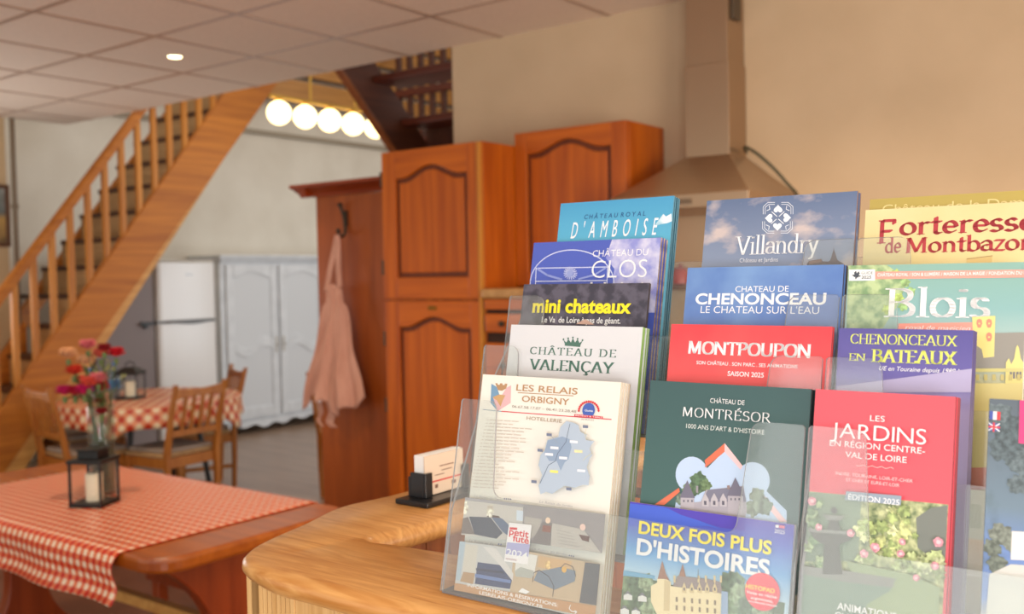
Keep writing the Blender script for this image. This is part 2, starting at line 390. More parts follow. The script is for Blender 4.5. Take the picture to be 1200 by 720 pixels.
MB().grid(rows).build('apron_body', M_APR, ap, smooth=True, solid=0.004)
st = MB()
for dx, zb in ((-0.055, 1.48), (0.045, 1.50)):
    P_ = catmull([(-3.766, 3.535, 1.772), (-3.768 + dx * 0.25, 3.53, 1.70), (-3.782 + dx * 0.6, 3.528, 1.60), (-3.79 + dx, 3.525, zb)], 6)
    r0 = [(p.x - 0.017, p.y - 0.003, p.z) for p in P_]; r1 = [(p.x + 0.017, p.y, p.z) for p in P_]
    st.grid([r0, r1])
st.build('neck_strap', M_APR, ap, smooth=True, solid=0.004)
ts = MB()
for x in (-3.90, -3.83, -3.80):
    P_ = catmull([(x, 3.50, 0.90), (x + 0.015, 3.50, 0.85), (x - 0.01, 3.50, 0.80), (x + 0.03, 3.495, 0.775)], 6)
    ts.grid([[(p.x - 0.011, p.y, p.z) for p in P_], [(p.x + 0.011, p.y + 0.004, p.z) for p in P_]])
ts.build('tie_string', M_APR, ap, smooth=True, solid=0.003)
# cooker hood
M_STEEL = mat('brushed_steel', (176, 150, 124), 0.34, 0.85)
hd = thing('cooker_hood', 'brushed steel pyramid cooker hood with a square chimney on the kitchen wall', 'cooker hood', (0, 0, 0))
MB().box((-1.92, 3.82, 2.02), (-1.72, 3.995, 2.42)).box((-1.914, 3.826, 2.42), (-1.726, 3.995, 2.752)).build('chimney', M_STEEL, hd, bevel=0.002)
cv = MB(); a = [(-1.92, 3.82, 2.035), (-1.72, 3.82, 2.035), (-1.72, 3.995, 2.035), (-1.92, 3.995, 2.035)]
b = [(-2.09, 3.47, 1.850), (-1.487, 3.47, 1.850), (-1.487, 3.995, 1.850), (-2.09, 3.995, 1.850)]
c = [(x, y, 1.795) for x, y, z in b]
cv.add(a + b + c, [(0, 1, 5, 4), (1, 2, 6, 5), (2, 3, 7, 6), (3, 0, 4, 7), (4, 5, 9, 8), (5, 6, 10, 9), (6, 7, 11, 10), (7, 4, 8, 11), (0, 3, 2, 1), (8, 9, 10, 11)])
cv.build('canopy', M_STEEL, hd, bevel=0.003)
MB().box((-1.7255, 3.86, 2.60), (-1.712, 3.94, 2.745)).build('vent_grille', mat('vent_grey', (96, 84, 70), 0.5, 0.6), hd, bevel=0.003)
MB().tube(catmull([(-1.70, 3.95, 2.05), (-1.685, 3.90, 2.066), (-1.62, 3.87, 2.03), (-1.55, 3.87, 1.965), (-1.50, 3.89, 1.90), (-1.478, 3.93, 1.86), (-1.475, 3.97, 1.82)], 8), 0.007, 8).build('power_cord', mat('cord_green', (70, 68, 52), 0.5), hd, smooth=True)
MB().box((-1.86, 3.466, 1.812), (-1.72, 3.471, 1.832)).build('control_panel', mat('hood_panel', (120, 100, 82), 0.3, 0.7), hd)
# narrow shelf with a red pot below the hood
tag(MB().box((-2.085, 3.86, 1.470), (-1.62, 3.995, 1.490)).build('wall_shelf', wood('shelf_wood', (110, 66, 36), (86, 50, 26), 'X'), bevel=0.003), 'narrow brown shelf on the kitchen wall below the hood', 'shelf')
rj = thing('spice_pot', 'small red pot standing on the narrow brown shelf below the hood', 'pot', (-2.0, 3.915, 1.491))
MB().lathe([(0.02, 0), (0.034, 0.004), (0.036, 0.05), (0.03, 0.064), (0.001, 0.064)], n=20).build('pot', mat('red_enamel', (176, 44, 30), 0.35), rj, smooth=True)
MB().lathe([(0.031, 0.064), (0.031, 0.074), (0.008, 0.08), (0.009, 0.09), (0.001, 0.092)], n=20).build('lid', mat('red_lid', (150, 36, 26), 0.35), rj, smooth=True)

# ------------------------------------------------------------------ far room: fridge, armoire, grey cupboard
M_FR = mat('fridge_white', (232, 228, 224), 0.3, coat=0.3)
fg = thing('fridge_freezer', 'white two-door fridge freezer beside the white armoire', 'fridge', (-7.6, 5.30, 0))
def rdoor(x0, x1, y0, y1, z0, z1):
    pts = [(x0, y0), (x1 - 0.03, y0), (x1 - 0.008, y0 + 0.012), (x1, y0 + 0.04)] + [(x1 + 0.012 * math.sin(PI * k / 8), y0 + 0.04 + (y1 - y0 - 0.08) * k / 8) for k in range(1, 8)] + [(x1, y1 - 0.04), (x1 - 0.008, y1 - 0.012), (x1 - 0.03, y1), (x0, y1)]
    return MB().prism(pts, (0, 0, z0), EX, EY, EZ, z1 - z0)
MB().box((-0.60, -0.305, 0.03), (-0.065, 0.305, 1.72)).build('body', M_FR, fg, bevel=0.01)
fd = rdoor(-0.06, 0.0, -0.305, 0.305, 1.20, 1.715).build('freezer_door', M_FR, fg, bevel=0.006)
ld = rdoor(-0.06, 0.0, -0.305, 0.305, 0.06, 1.175).build('fridge_door', M_FR, fg, bevel=0.006)
M_HND = mat('fridge_handle_grey', (104, 100, 98), 0.4)
hp = [(-0.20 + 0.46 * k / 12, 1.196 - 0.026 * math.sin(PI * k / 12)) for k in range(13)]
MB().prism(hp + [(0.26, 1.200), (-0.20, 1.200)], (0.0, 0, -0.008), EY, EZ, EX, 0.022).build('handle_recess', M_HND, ld)
MB().box((-0.10, -0.305, 1.172), (-0.02, 0.305, 1.203)).build('door_gasket', M_HND, fg)
MB().box((-0.005, -0.02, 1.60), (0.014, 0.05, 1.612)).build('badge', mat('badge_grey', (170, 168, 168), 0.4, 0.6), fd)
MB().box((-0.59, -0.30, 1.721), (-0.02, 0.305, 1.738)).build('top_panel', mat('fridge_top', (206, 198, 186), 0.5), fg, bevel=0.004)
for x in (-0.5, -0.1):
    for y in (-0.25, 0.25): MB().tube([(x, y, 0), (x, y, 0.035)], 0.02, 10).build('foot', M_BLACK, fg)

M_GC = mat('mauve_grey', (128, 112, 108), 0.5)
gc = thing('grey_cupboard', 'tall plain mauve-grey cupboard with a black handle left of the white fridge', 'cupboard', (-7.62, 4.70, 0))
MB().box((-0.55, -0.28, 0), (-0.022, 0.265, 1.76)).build('body', M_GC, gc, bevel=0.004)
gd = MB().box((-0.02, -0.278, 0.06), (0.0, 0.263, 1.755)).build('door', M_GC, gc, bevel=0.004)
hb = MB(); hb.box((0.0, 0.16, 1.145), (0.03, 0.19, 1.20)).box((0.02, 0.12, 1.17), (0.035, 0.255, 1.20)); hb.build('door_handle', M_BLACK, gd, bevel=0.003)

M_ARM = noise_mat('white_paint', (224, 226, 228), (212, 214, 216), (8, 8, 8), 0.5)
ar = thing('armoire', 'large white-painted armoire with panelled doors and a scalloped plinth', 'armoire', (-8.0, 5.97, 0))
LW = 1.98
MB().box((-0.48, 0.0, 0.13), (-0.03, LW, 1.74)).build('body', M_ARM, ar, bevel=0.004)
co = MB()
for z0, z1, o_ in ((1.725, 1.745, 0.0), (1.745, 1.77, 0.025), (1.77, 1.795, 0.045)): co.box((-0.495, -o_, z0), (o_, LW + o_, z1))
co.build('cornice', M_ARM, ar, bevel=0.006)
def arm_door(y0, y1, flip):
    z0, z1 = 0.155, 1.70; t0, t1 = -0.028, -0.002
    A = lambda a, b: None
    d = MB(); st_ = 0.085
    d.box((t0, y0, z0), (t1, y0 + st_, z1)).box((t0, y1 - st_, z0), (t1, y1, z1)).box((t0, y0 + st_, z0), (t1, y1 - st_, z0 + 0.11))
    ia, ib = y0 + st_, y1 - st_
    def wave(u, base, amp): return base + amp * math.sin(PI * u) if not flip else base + amp * math.sin(PI * u)
    n = 16
    tp = [(ia, z1), (ib, z1)] + [(ib + (ia - ib) * k / n, 1.565 + 0.06 * math.sin(PI * k / n) ** 1.5 * (1 if True else 0)) for k in range(n + 1)]
    d.prism(tp, (t0, 0, 0), EY, EZ, EX, t1 - t0)
    # curved middle rail
    sgn = 1 if flip else -1
    f = lambda u: 0.055 * math.sin(2 * PI * (u - 0.05)) * sgn
    up = [(ia + (ib - ia) * k / n, 0.92 + f(k / n)) for k in range(n + 1)]
    lo = [(ia + (ib - ia) * k / n, 0.82 + f(k / n) * 0.9) for k in range(n + 1)]
    d.prism(up + lo[::-1], (t0, 0, 0), EY, EZ, EX, t1 - t0)
    o = d.build('door', M_ARM, ar, bevel=0.007)
    M_ARI = mat('white_paint_recess', (214, 216, 218), 0.55)
    MB().box((t0 + 0.002, ia - 0.01, z0 + 0.1), (t0 + 0.012, ib + 0.01, 1.64)).build('door_panel', M_ARI, o)
    iy = (y1 - 0.03) if not flip else (y0 + 0.03)
    MB().box((t1, iy - 0.012, 0.80), (t1 + 0.008, iy + 0.012, 0.96)).tube([(t1 + 0.008, iy, 0.88), (t1 + 0.03, iy, 0.88)], 0.012, 10).build('key_plate', mat('pale_metal', (196, 190, 180), 0.4, 0.5), o, bevel=0.002)
arm_door(0.055, 0.685, False); arm_door(0.715, 1.325, True); arm_door(1.345, 1.935, True)
pl = [(0.0, 0.13), (0.0, 0.02), (0.10, 0.02)]
for k in range(1, 40):
    u = k / 40; y = 0.10 + (LW - 0.2) * u
    pl.append((y, 0.075 + 0.018 * math.cos(u * PI * 14) + 0.012 * math.cos(u * PI * 4)))
pl += [(LW - 0.10, 0.02), (LW, 0.02), (LW, 0.13)]
MB().prism(pl, (-0.03, 0, 0), EY, EZ, EX, 0.028).build('scalloped_plinth', M_ARM, ar)
for y in (0.05, LW - 0.05):
    for x in (-0.44, -0.05): MB().lathe([(0.02, 0), (0.035, 0.01), (0.04, 0.04), (0.028, 0.07), (0.04, 0.13)], (x, y, 0), 14).build('foot', M_ARM, ar, smooth=True)

# ------------------------------------------------------------------ lower staircase
XS = -6.6; SL = 1.26; WID = 0.50; KS = XS / -6.5
def zup(y): return 1.55 + (0.874 - 1.55) * KS + SL * (y - 3.214 * KS)
sc_ = thing('staircase', 'golden pine staircase with a spindled balustrade rising along the left wall', 'staircase', (0, 0, 0))
y_lo = 3.214 * KS - (zup(3.214 * KS) - 0.42) / SL
y_top = 5.9
FH = 0.44
fo = lambda y: 0.33 + 0.098 * (y - 3.7)      # depth of the dark outer string below its top line
fp2 = lambda y: 0.575 - 0.065 * (y - 3.7)     # the pale lower board dies out towards the top
yfl = lambda fn: next(y_lo + 0.01 * k for k in range(200) if zup(y_lo + 0.01 * k) - fn(y_lo + 0.01 * k) >= 0)
def stringer(x, name):
    ya_ = yfl(fo)
    pts = [(y_lo - 0.02, 0.0), (ya_, 0.0), (y_top, zup(y_top) - fo(y_top)), (y_top, zup(y_top)), (y_lo - 0.02, zup(y_lo - 0.02))]
    o = MB().prism(pts, (x - 0.055, 0, 0), EY, EZ, EX, 0.055).build(name, M_PINE, sc_, bevel=0.006)
    yb = yfl(fp2); ye = 5.25
    lo = [(ya_ + 0.01, 0.0), (yb, 0.0), (ye, zup(ye) - fo(ye) - 0.012), (ye, zup(ye) - fo(ye) + 0.02)]
    MB().prism(lo, (x - 0.050, 0, 0), EY, EZ, EX, 0.045).build('lower_board', M_PALEP, sc_, bevel=0.006)
stringer(XS, 'stringer')
wid = lambda y: 0.50 if y < 3.60 else 0.95
MB().prism([(y_lo - 0.02, 0.0), (yfl(fo), 0.0), (3.59, zup(3.59) - fo(3.59)), (3.59, zup(3.59)), (y_lo - 0.02, zup(y_lo - 0.02))], (XS - WID - 0.055, 0, 0), EY, EZ, EX, 0.055).build('stringer', M_PINE, sc_, bevel=0.006)
MB().prism([(3.60, zup(3.60) - 0.36), (y_top, zup(y_top) - 0.36), (y_top, zup(y_top) - 0.17), (3.60, zup(3.60) - 0.17)], (XS - 1.005, 0, 0), EY, EZ, EX, 0.055).build('stringer', M_PINE, sc_, bevel=0.006)
rise, n_st = 0.21, 18
for i in range(n_st):
    z = 0.21 * (i + 1); y = y_lo + (z - zup(y_lo) + 0.10) / SL
    if y > y_top - 0.1: break
    WID_ = wid(y - 0.06)
    MB().box((XS - WID_ + 0.002, y - 0.05, z - 0.035), (XS - 0.057, y + 0.17, z)).build('tread', M_TREAD, sc_, bevel=0.005)
    MB().box((XS - WID_ + 0.002, y + 0.13, z), (XS - 0.057, y + 0.148, z + 0.174)).build('riser', M_RISER, sc_)
sf = MB(); ya, yb_ = y_lo + 0.55, y_top
sf.prism([(ya, zup(ya) - FH + 0.01), (yb_, zup(yb_) - FH + 0.01), (yb_, zup(yb_) - FH + 0.03), (ya, zup(ya) - FH + 0.03)], (XS - WID + 0.003, 0, 0), EY, EZ, EX, WID - 0.06)
sf.build('soffit_board', M_PALEP, sc_)
hr0, hr1 = y_lo + 0.02, y_top
zr = lambda y: 1.55 + (1.486 - 1.55) * KS + SL * (y - 3.12 * KS) - 0.03
hrm = MB().bar((XS - 0.028, hr0, zr(hr0)), (XS - 0.028, hr1, zr(hr1)), 0.075, 0.062); hrm.build('handrail', M_PINE, sc_, bevel=0.014)
yb0 = 0.496 * 6.6
for i in range(-4, 22):
    y = yb0 + i * 0.1365
    if y > y_top - 0.05 or y < y_lo + 0.05: continue
    MB().box((XS - 0.05, y - 0.021, zup(y) - 0.06), (XS - 0.012, y + 0.021, zr(y) - 0.0)).build('spindle', M_PINEZ, sc_, bevel=0.005)
MB().box((XS - 0.075, y_lo - 0.10, 0), (XS + 0.012, y_lo - 0.015, 1.35)).build('newel_post', M_PINEZ, sc_, bevel=0.006)

# ------------------------------------------------------------------ dark upper staircase
XU = -4.4
us = thing('upper_staircase', 'dark red-brown open staircase seen from below behind the kitchen wall', 'staircase', (0, 0, 0))
M_DK = wood('dark_stair', (88, 42, 18), (66, 28, 10), 'Y', 0.65, 22)
M_DKX = wood('dark_stair_tread', (104, 42, 18), (80, 30, 12), 'X', 0.5, 22)
M_DKO = wood('lamplit_stair_edge', (140, 78, 32), (112, 56, 20), 'Y', 0.4, 22)
zl = lambda y: 2.77 - 0.975 * (y - 4.19)
def ustr(x, name):
    d = MB().prism([(3.95, zl(3.95)), (5.9, zl(5.9)), (5.9, zl(5.9) + 0.36), (3.95, zl(3.95) + 0.36)], (x, 0, 0), EY, EZ, EX, 0.05)
    return d.build(name, M_DK, us, bevel=0.004)
ustr(XU, 'stringer'); ustr(XU + 0.98, 'stringer')
MB().prism([(3.95, zl(3.95) - 0.02), (5.9, zl(5.9) - 0.02), (5.9, zl(5.9)), (3.95, zl(3.95))], (XU - 0.004, 0, 0), EY, EZ, EX, 0.058).build('edge_strip', M_DKO, us)  # lamp light on the stringer's lower edge, put into the strip's lighter colour
for i in range(8):
    y = 4.18 + 0.245 * i; z = zl(y) + 0.26
    if y > 5.8: break
    MB().box((XU + 0.051, y - 0.02, z - 0.045), (XU + 0.979, y + 0.25, z)).build('tread', M_DKX, us, bevel=0.008)
    if i >= 2: MB().box((XU + 0.051, y + 0.22, z - 0.22), (XU + 0.979, y + 0.236, z - 0.046)).build('riser', M_DK, us)
hy0, hy1 = 4.1, 5.9
for x in (XU + 1.0,):
    MB().bar((x, hy0, zl(hy0) + 1.1), (x, hy1, zl(hy1) + 1.1), 0.05, 0.07).build('handrail', M_DK, us, bevel=0.01)
    for i in range(11):
        y = 4.15 + 0.16 * i
        MB().box((x - 0.018, y - 0.018, zl(y) + 0.362), (x + 0.018, y + 0.018, zl(y) + 1.07)).build('spindle', M_DK, us)
# gallery railing farther back in the stairwell
gr = thing('gallery_railing', 'dark spindled gallery railing high in the stairwell behind the open stairs', 'railing', (0, 0, 0))
MB().box((-5.88, 6.18, 2.622), (-3.3, 6.26, 2.72)).build('bottom_rail', M_DKX, gr, bevel=0.006)
MB().box((-5.88, 6.18, 3.56), (-3.3, 6.26, 3.64)).build('top_rail', M_DKX, gr, bevel=0.006)
MB().box((-5.88, 6.19, 3.08), (-3.3, 6.25, 3.14)).build('middle_rail', M_DKX, gr, bevel=0.006)
for i in range(20):
    x = -5.82 + 0.125 * i
    MB().box((x - 0.022, 6.20, 2.722), (x + 0.022, 6.24, 3.558)).build('spindle', M_DK, gr)
slab('floor_gallery', (-5.9, 6.16, 2.46), (-3.2, 10.4, 2.62), M_DKX)

# ------------------------------------------------------------------ globe pendant over the far table
LX = -5.5; lz = 1.55 + 0.2145 * 5.5
gp = thing('globe_pendant', 'long brass pendant lamp with a row of five glowing white globes', 'pendant lamp', (LX, 0, 0))
M_GL = mat('globe_glow', (255, 240, 205), 0.4, emit=(255, 224, 158), estr=4.2)
M_GOLD = mat('brass_bar', (206, 160, 72), 0.3, 0.7)
MB().box((-0.016, 4.55, lz + 0.098), (0.016, 5.70, lz + 0.122)).build('bar', M_GOLD, gp, bevel=0.004)
for i in range(5):
    y = 4.631 + 0.2405 * i
    g = MB().sphere((0, y, lz), 0.085, 12).build('globe', M_GL, gp, smooth=True)
    MB().lathe([(0.018, 0.080), (0.03, 0.088), (0.03, 0.099), (0.001, 0.1)], (0, y, lz), 14).build('globe_cap', M_GOLD, g, smooth=True)
for y in (4.93, 5.38):
    MB().tube([(0, y, lz + 0.12), (0, y, 4.195)], 0.009, 8).build('rod', M_GOLD, gp, smooth=True)
MB().box((-0.05, 4.85, 4.19), (0.05, 5.46, 4.20)).build('ceiling_plate', M_GOLD, gp)

# recessed downlights in the tiled ceiling (one in view, the rest of the same row out of frame)
M_DL = mat('downlight_glow', (255, 236, 200), 0.4, emit=(255, 226, 168), estr=14)
def downlight(x, y, label, power, col=(1.0, 0.80, 0.56)):
    t = thing('downlight', label, 'downlight', (x, y, CZ), group='recessed ceiling downlights')
    MB().lathe([(0.03, -0.001), (0.043, -0.006), (0.046, -0.001)], n=24).build('trim_ring', mat('white_trim', (230, 220, 205), 0.4), t, smooth=True)
    MB().lathe([(0.001, -0.004), (0.034, -0.004), (0.034, -0.002)], n=24).build('lens', M_DL, t)
    l = bpy.data.lights.new('downlight_lamp', 'SPOT'); l.energy = power; l.color = col; l.spot_size = math.radians(120); l.spot_blend = 0.8; l.shadow_soft_size = 0.04
    o = bpy.data.objects.new('downlight_lamp', l); COL.objects.link(o); o.parent = t; o.location = (0, 0, -0.02)
    return t
downlight(-4.61, 3.18, 'small glowing round downlight in the tiled ceiling above the dining tables', 42)
for x, y, p in ((-3.3, 1.9, 64), (-1.2, 2.9, 90), (0.35, 3.1, 150), (0.3, 0.2, 20)):
    l = bpy.data.lights.new('ceiling_spot', 'SPOT'); l.energy = p; l.color = (1.0, 0.78, 0.54); l.spot_size = math.radians(130); l.spot_blend = 0.8; l.shadow_soft_size = 0.05
    o = bpy.data.objects.new('ceiling_spot', l); COL.objects.link(o); o.location = (x, y, CZ - 0.02)

# ------------------------------------------------------------------ round table, chairs, things on it
RT = (-6.08, 3.92); RR = 0.60
rt = thing('round_table', 'round dining table on thin dark legs under a red gingham cloth by the staircase', 'table', (RT[0], RT[1], 0))
MB().lathe([(0.001, 0.715), (RR - 0.02, 0.715), (RR - 0.005, 0.725), (RR - 0.005, 0.738), (RR - 0.02, 0.745), (0.001, 0.745)], n=48).build('tabletop', M_TABLE, rt, smooth=True)
for a in (0.6, 2.2, 3.75, 5.3):
    x, y = math.cos(a), math.sin(a)
    MB().tube([(0.30 * x, 0.30 * y, 0.715), (0.42 * x, 0.42 * y, 0.0)], 0.018, 10).build('leg', M_BLACK, rt, smooth=True)
def round_cloth():
    mb = MB(); uvs = []; rows = []; n = 96
    rad = [0.001, 0.15, 0.3, 0.45, 0.56, 0.595]
    for r in rad: rows.append([(RT[0] + r*math.cos(2*PI*k/n), RT[1] + r*math.sin(2*PI*k/n), 0.749) for k in range(n)]); uvs += [(r*(math.cos(2*PI*k/n) + math.sin(2*PI*k/n)) * .7071, r*(math.sin(2*PI*k/n) - math.cos(2*PI*k/n)) * .7071) for k in range(n)]
    for i, dz in enumerate((0.006, 0.03, 0.065, 0.10, 0.135)):
        row = []
        for k in range(n):
            a = 2*PI*k/n; corner = 0.06 * max(0, math.cos(4 * (a - 0.55))) ** 6
            f = dz / 0.135
            r = 0.606 + f * (0.010 * math.sin(a * 14) + 0.006 * math.sin(a * 23 + 1) + 0.012)
            z = 0.748 - dz - corner * f * 1.3
            row.append((RT[0] + r*math.cos(a), RT[1] + r*math.sin(a), z)); uu, vv = 0.62 * a, 0.60 + dz + corner * f; uvs.append(((uu + vv) * .7071, (vv - uu) * .7071))
        rows.append(row)
    mb.grid(rows, closed=True)
    return mb, uvs
rc, ruv = round_cloth()
tag(rc.build('tablecloth', gingham('gingham_round', (196, 52, 20), (226, 142, 96), (246, 224, 186), 0.0754, 0.4), smooth=True, uvs=ruv, solid=0.002), 'red gingham oilcloth hanging over the round table near the staircase', 'tablecloth')

M_SEAT = noise_mat('seat_straw', (198, 160, 112), (176, 138, 92), (40, 40, 40), 0.8)
M_CUSH = mat('grey_cushion', (168, 152, 138), 0.9)
def make_chair(label):
    t = thing('dining_chair', label, 'chair', (0, 0, 0), 0, 'slat-back dining chairs')
    w, dp = 0.20, 0.19
    # faces +Y, back at -Y
    for s in (-1, 1):
        P_ = [(s * w, -dp + 0.01, 0.0), (s * w, -dp, 0.24), (s * w, -dp, 0.45), (s * w, -dp - 0.045, 0.68), (s * w, -dp - 0.10, 0.90)]
        mb = MB(); wx = (0.030, 0.034, 0.038, 0.032, 0.026)
        rows = []
        for p, k in zip(P_, wx): rows.append([(p[0] - k/2, p[1] - k/2, p[2]), (p[0] + k/2, p[1] - k/2, p[2]), (p[0] + k/2, p[1] + k/2, p[2]), (p[0] - k/2, p[1] + k/2, p[2])])
        mb.grid(rows, closed=True); mb.f += [[0, 3, 2, 1], [16, 17, 18, 19]]; mb.m += [0, 0]
        mb.build('rear_leg', M_CHAIR, t, bevel=0.004)
        MB().box((s * w - 0.019, dp - 0.03, 0), (s * w + 0.019, dp + 0.008, 0.425)).build('front_leg', M_CHAIR, t, bevel=0.004)
        MB().box((s * w - 0.011, -dp + 0.02, 0.17), (s * w + 0.011, dp - 0.03, 0.20)).build('stretcher', M_CHAIR, t, bevel=0.003)
    fr_ = MB(); fr_.box((-w, dp - 0.02, 0.36), (w, dp, 0.425)).box((-w, -dp, 0.36), (w, -dp + 0.02, 0.425)).box((-w - 0.01, -dp, 0.36), (-w + 0.01, dp, 0.425)).box((w - 0.01, -dp, 0.36), (w + 0.01, dp, 0.425))
    fr_.build('seat_frame', M_CHAIR, t, bevel=0.003)
    MB().box((-w - 0.012, -dp + 0.02, 0.426), (w + 0.012, dp + 0.02, 0.452)).build('seat', M_SEAT, t, bevel=0.012)
    MB().box((-w + 0.01, -dp + 0.025, 0.453), (w - 0.01, dp + 0.01, 0.478)).build('seat_cushion', M_CUSH, t, bevel=0.011)
    n = 12
    yb = lambda z: -dp - 0.045 - (z - 0.68) * 0.25 if z > 0.68 else -dp - (z - 0.45) * 0.196
    top = [(-w + 0.011 + (2*w - 0.022) * k / n, 0.875 - 0.014 * math.sin(PI * k / n)) for k in range(n + 1)] + [(w - 0.011 - (2*w - 0.022) * k / n, 0.805 + 0.012 * math.sin(PI * k / n)) for k in range(n + 1)]
    MB().prism(top, (0, yb(0.84) - 0.011, 0), EX, EZ + Vector((0, -0.25, 0)) * 0, EY, 0.022).build('top_rail', M_CHAIR, t, bevel=0.004)
    MB().box((-w + 0.015, yb(0.575) - 0.010, 0.56), (w - 0.015, yb(0.575) + 0.010, 0.60)).build('lower_rail', M_CHAIR, t, bevel=0.004)
    for x in (-0.105, -0.035, 0.035, 0.105):
        MB().bar((x, yb(0.595), 0.59), (x, yb(0.82), 0.82), 0.026, 0.012, up=(0, 1, 0)).build('back_slat', M_CHAIR, t, bevel=0.003)
    return t
def face(x, y, tx, ty): return math.atan2(ty - y, tx - x) - PI / 2
ch = make_chair('pine slat-back chair with its back to us, right of the far round table')
ch.location = (-5.65, 3.79, 0); ch.rotation_euler = (0, 0, PI / 2 + 0.10)
dup(ch, (-6.22, 4.42, 0), PI - 0.40, 'pine slat-back chair on the far right of the round table before the armoire')
dup(ch, (-6.10, 3.43, 0), -0.10, 'pine slat-back chair at the left of the round table, against the staircase')
dup(ch, (-6.72, 3.78, 0), -PI / 2, 'pine slat-back chair half hidden behind the bouquet, tucked under the staircase')
dup(ch, (-5.02, 4.88, 0), 0.0, 'pine slat-back chair just showing behind the hanging apron')

M_GLASS = clear('lantern_glass', (252, 253, 252), 0.01, fres=1.25)
M_WAX = mat('candle_wax', (240, 228, 200), 0.5)
def lantern(label, loc, rz, w, h, roof):
    t = thing('lantern', label, 'lantern', loc, rz)
    a = w / 2; k = 0.009
    fr_ = MB()
    fr_.box((-a, -a, 0), (a, a, 0.014))
    for sx in (-1, 1):
        for sy in (-1, 1): fr_.box((sx * a - k * (sx > 0), sy * a - k * (sy > 0), 0.014), (sx * a + k * (sx < 0), sy * a + k * (sy < 0), h))
    fr_.box((-a - 0.004, -a - 0.004, h), (a + 0.004, a + 0.004, h + 0.014))
    fr_.build('frame', M_BLACK, t, bevel=0.002)
    rf = MB()
    if roof:
        rf.add([(-a-.012,-a-.012,h+.014),(a+.012,-a-.012,h+.014),(a+.012,a+.012,h+.014),(-a-.012,a+.012,h+.014),(-a*.45,-a*.45,h+.05),(a*.45,-a*.45,h+.05),(a*.45,a*.45,h+.05),(-a*.45,a*.45,h+.05)], [(0,1,5,4),(1,2,6,5),(2,3,7,6),(3,0,4,7),(4,5,6,7),(0,3,2,1)])
        rf.tube([(-.03,0,h+.05),(-.03,0,h+.075),(0,0,h+.09),(.03,0,h+.075),(.03,0,h+.05)], 0.004, 8)
    else:
        rf.box((-a*.62, -a*.62, h + .014), (a*.62, a*.62, h + .042)).box((-a*.7, -a*.7, h + .042), (a*.7, a*.7, h + .048))
    rf.build('roof', M_BLACK, t, bevel=0.002)
    gl = MB()
    for sx in (-1, 1):
        q = sx * (a - 0.006)
        gl.add([(q, -a + k, 0.0145), (q, a - k, 0.0145), (q, a - k, h), (q, -a + k, h)], [(0, 1, 2, 3)]); gl.add([(-a + k, q, 0.0145), (a - k, q, 0.0145), (a - k, q, h), (-a + k, q, h)], [(0, 1, 2, 3)])
    gl.build('glass_panes', M_GLASS, t)
    c = MB().lathe([(0.001, 0), (w*.235, 0), (w*.24, 0.004), (w*.24, h*.62), (w*.22, h*.64), (w*.1, h*.625), (0.001, h*.62)], (0, 0, 0.015), 24)
    c.build('candle', M_WAX, t, smooth=True)
    MB().tube([(0, 0, 0.015 + h*.62), (0.001, 0.001, 0.027 + h*.62)], 0.0015, 6).build('wick', M_BLACK, t)
    return t
lantern('black lantern with a pitched roof on the round table in front of the fridge', (-6.13, 3.80, 0.7502), 0.6, 0.15, 0.165, True)
def bottle(label, loc, h):
    t = thing('water_bottle', label, 'bottle', loc)
    MB().lathe([(0.001, 0), (0.032, 0), (0.035, 0.01), (0.035, h*.6), (0.03, h*.72), (0.014, h*.86), (0.013, h*.92), (0.001, h*.92)], n=20).build('bottle', clear('bottle_plastic', (206, 224, 232), 0.12, (190, 214, 226)), t, smooth=True)
    MB().lathe([(0.016, h*.925), (0.016, h), (0.001, h)], n=16).build('cap', mat('blue_cap', (34, 110, 190), 0.4), t, smooth=True)
    MB().lathe([(0.0362, h*.30), (0.0362, h*.52)], n=20).build('bottle_label', mat('blue_label', (60, 130, 190), 0.5), t, smooth=True)
bottle('clear water bottle with a blue cap on the left of the round table', (-6.28, 3.60, 0.7502), 0.22)
bottle('clear water bottle with a blue label behind the bouquet, left of the roofed lantern', (-6.12, 3.70, 0.7502), 0.22) if False else bottle('clear water bottle with a blue label behind the bouquet, left of the roofed lantern', (-6.22, 3.74, 0.7502), 0.25)

# ------------------------------------------------------------------ near dining table
TX0, TX1, TY0, TY1 = -4.25, -2.475, 1.60, 2.37
nt_ = thing('dining_table', 'reddish wooden trestle table with rounded corners in the left foreground', 'table', (0, 0, 0))
def rrect(x0, x1, y0, y1, r, n=8):
    out = []
    for cx, cy, a0 in ((x1 - r, y1 - r, 0), (x0 + r, y1 - r, PI/2), (x0 + r, y0 + r, PI), (x1 - r, y0 + r, 1.5*PI)):
        out += [(cx + r*math.cos(a0 + PI/2*k/n), cy + r*math.sin(a0 + PI/2*k/n)) for k in range(n + 1)]
    return out
MB().prism(rrect(TX0, TX1, TY0, TY1, 0.10), (0, 0, 0.702), EX, EY, EZ, 0.046).build('tabletop', M_TABLE, nt_, bevel=0.012)
def trestle(x):
    pts = []
    n = 14; y0, y1 = 1.68, 2.30; yc = 1.99
    L_ = [(yc - 0.075 - 0.235 * (max(0, 1 - k / n)) ** 2.2, 0.70 - 0.34 * k / n) for k in range(n + 1)]
    L_ += [(yc - 0.075 - 0.20 * (k / n) ** 2.4, 0.36 - 0.30 * k / n) for k in range(1, n + 1)] + [(yc - 0.29, 0.06), (yc - 0.29, 0.0)]
    R_ = [(2 * yc - a, b) for a, b in L_][::-1]
    MB().prism(L_ + R_, (x, 0, 0), EY, EZ, EX, 0.06).build('trestle_leg', M_TLEG, nt_, bevel=0.006)
trestle(-2.70); trestle(-4.05)
sb = MB().box((-4.15, 1.945, 0.395), (-2.56, 1.985, 0.435)); sb.build('stretcher', M_PALEP, nt_, bevel=0.004)
